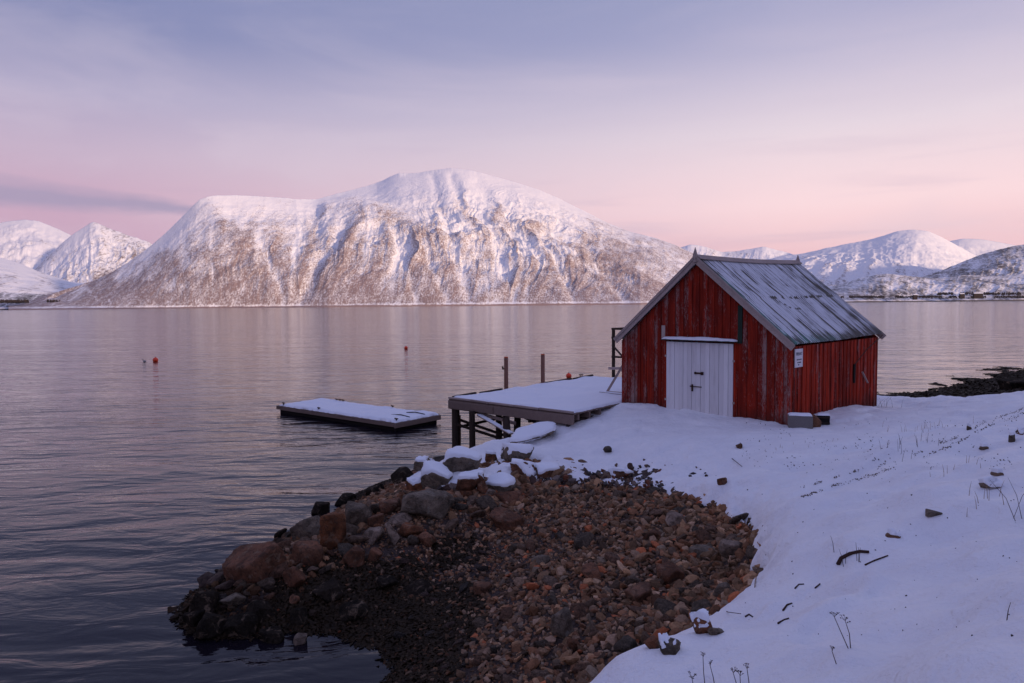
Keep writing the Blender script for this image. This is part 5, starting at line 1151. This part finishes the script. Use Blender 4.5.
# scattered litter on the right slope
N = 900; px = rng.uniform(740, 1024, N); py = np.concatenate([rng.uniform(425, 640, 130), rng.uniform(418, 470, N - 130)]); sel = (vnoise(px * 0.045, py * 0.17) > 0.55) | (np.arange(N) < 110); px, py = px[sel], py[sel]; N = len(px); pts = np.array([hit(a_, b_) for a_, b_ in zip(px, py)])
o = pebbles('snow_litter', pts[:, :2], rng.uniform(0.003, 0.011, len(pts)) * (0.5 + pts[:, 1] / 16), np.tile([[0.07, 0.055, 0.05]], (len(pts), 1)), M['gravel'], 1, seed=13)
me = o.data; co = np.zeros(len(me.vertices) * 3, np.float32); me.vertices.foreach_get('co', co); co = co.reshape(-1, 3)
co[:, 2] += (snow_z(co[:, 0], co[:, 1]) - ground(co[:, 0], co[:, 1])); me.vertices.foreach_set('co', co.ravel()); tag(o, kind='stuff')

# ================================================================== FAR SHORE DETAILS
m, k, b = mat('far_barn_wall'); setc(k, b, (0.03, 0.022, 0.022), 0.8, 0.1); M['barn'] = m
def barn(px, py, y, L, h, lab):
    p = at_y(px, py, y); bt = tag(empty('farm_building', (p[0], p[1], p[2] - h)), lab, 'building', 'farm buildings across the fjord')
    q = MB(); q.box(-L / 2, L / 2, -8, 8, -25, h, 0.4); q.build('wall', M['barn'], bt)
    q = MB(); q.add([(-L/2-1,-9,h),(L/2+1,-9,h),(L/2+1,9,h),(-L/2-1,9,h),(-L/2-1,0,h+6),(L/2+1,0,h+6)], [(0,1,5,4),(2,3,4,5),(3,0,4),(1,2,5),(0,3,2,1)]); q.build('roof', M['cap'], bt)
barn(978, 293.5, 4700, 60, 9, 'long dark farm building low on the far right shore'); barn(962, 294, 4700, 30, 7, 'smaller dark building left of the long farm building')
barn(915, 295, 4700, 26, 7, 'small dark building on the far shore below the low hill')
# woods along the far waterline: one object each
def far_woods(px0, px1, pyb, y0, n, hmin, hmax, seed):
    r = np.random.default_rng(seed); px = r.uniform(px0, px1, n); dens = vnoise(px * 0.09 + seed, px * 0) ; px = px[dens > 0.25]; n = len(px); y = y0 + r.uniform(-60, 200, n)
    X_ = (px - 512) / F * y / cp; h_ = 0.6 * r.uniform(hmin, hmax, n); z0 = EYE + y * np.array([slope_at(a_, pyb)[0] for a_ in px]) - r.uniform(0, 8, n)
    V_ = []; 
    for (a_, rr, zz) in [(k_ * 2 * np.pi / 5, 0.42, 0.12) for k_ in range(5)]: V_.append(np.stack([X_ + rr * h_ * np.cos(a_) * r.uniform(.7, 1.2, n), y + rr * h_ * np.sin(a_), z0 + zz * h_], 1))
    V_.append(np.stack([X_, y, z0 + h_], 1)); V_.append(np.stack([X_, y, z0 - h_ * 0.6], 1)); V_ = np.stack(V_, 1).reshape(-1, 3)
    F_ = np.array([[k_, (k_ + 1) % 5, 5] for k_ in range(5)] + [[(k_ + 1) % 5, k_, 6] for k_ in range(5)])[None] + (np.arange(n) * 7)[:, None, None]
    return tag(np_mesh('far_woods', V_, F_.reshape(-1, 3), M['barn']), kind='stuff')
far_woods(-10, 62, 301.0, 3850, 900, 8, 20, 1); far_woods(840, 1040, 296.5, 4780, 1500, 8, 18, 2); far_woods(930, 1040, 293.5, 4900, 700, 10, 24, 3)

# ================================================================== HAZE
q = MB(); q.box(-14000, 14000, -2500, 24500, -9, 2200); hz = q.build('haze', None); hz['kind'] = 'stuff'
m = bpy.data.materials.new('haze_air'); m.use_nodes = True; nt = m.node_tree; nt.nodes.clear(); k = NT(nt)
out = k.n('ShaderNodeOutputMaterial'); pv = k.n('ShaderNodeVolumePrincipled'); pv.inputs['Color'].default_value = (0.92, 0.93, 1.0, 1); pv.inputs['Density'].default_value = 0.7e-5
pv.inputs['Anisotropy'].default_value = 0.0; k.link(pv.outputs[0], out.inputs['Volume']); hz.data.materials.append(m)
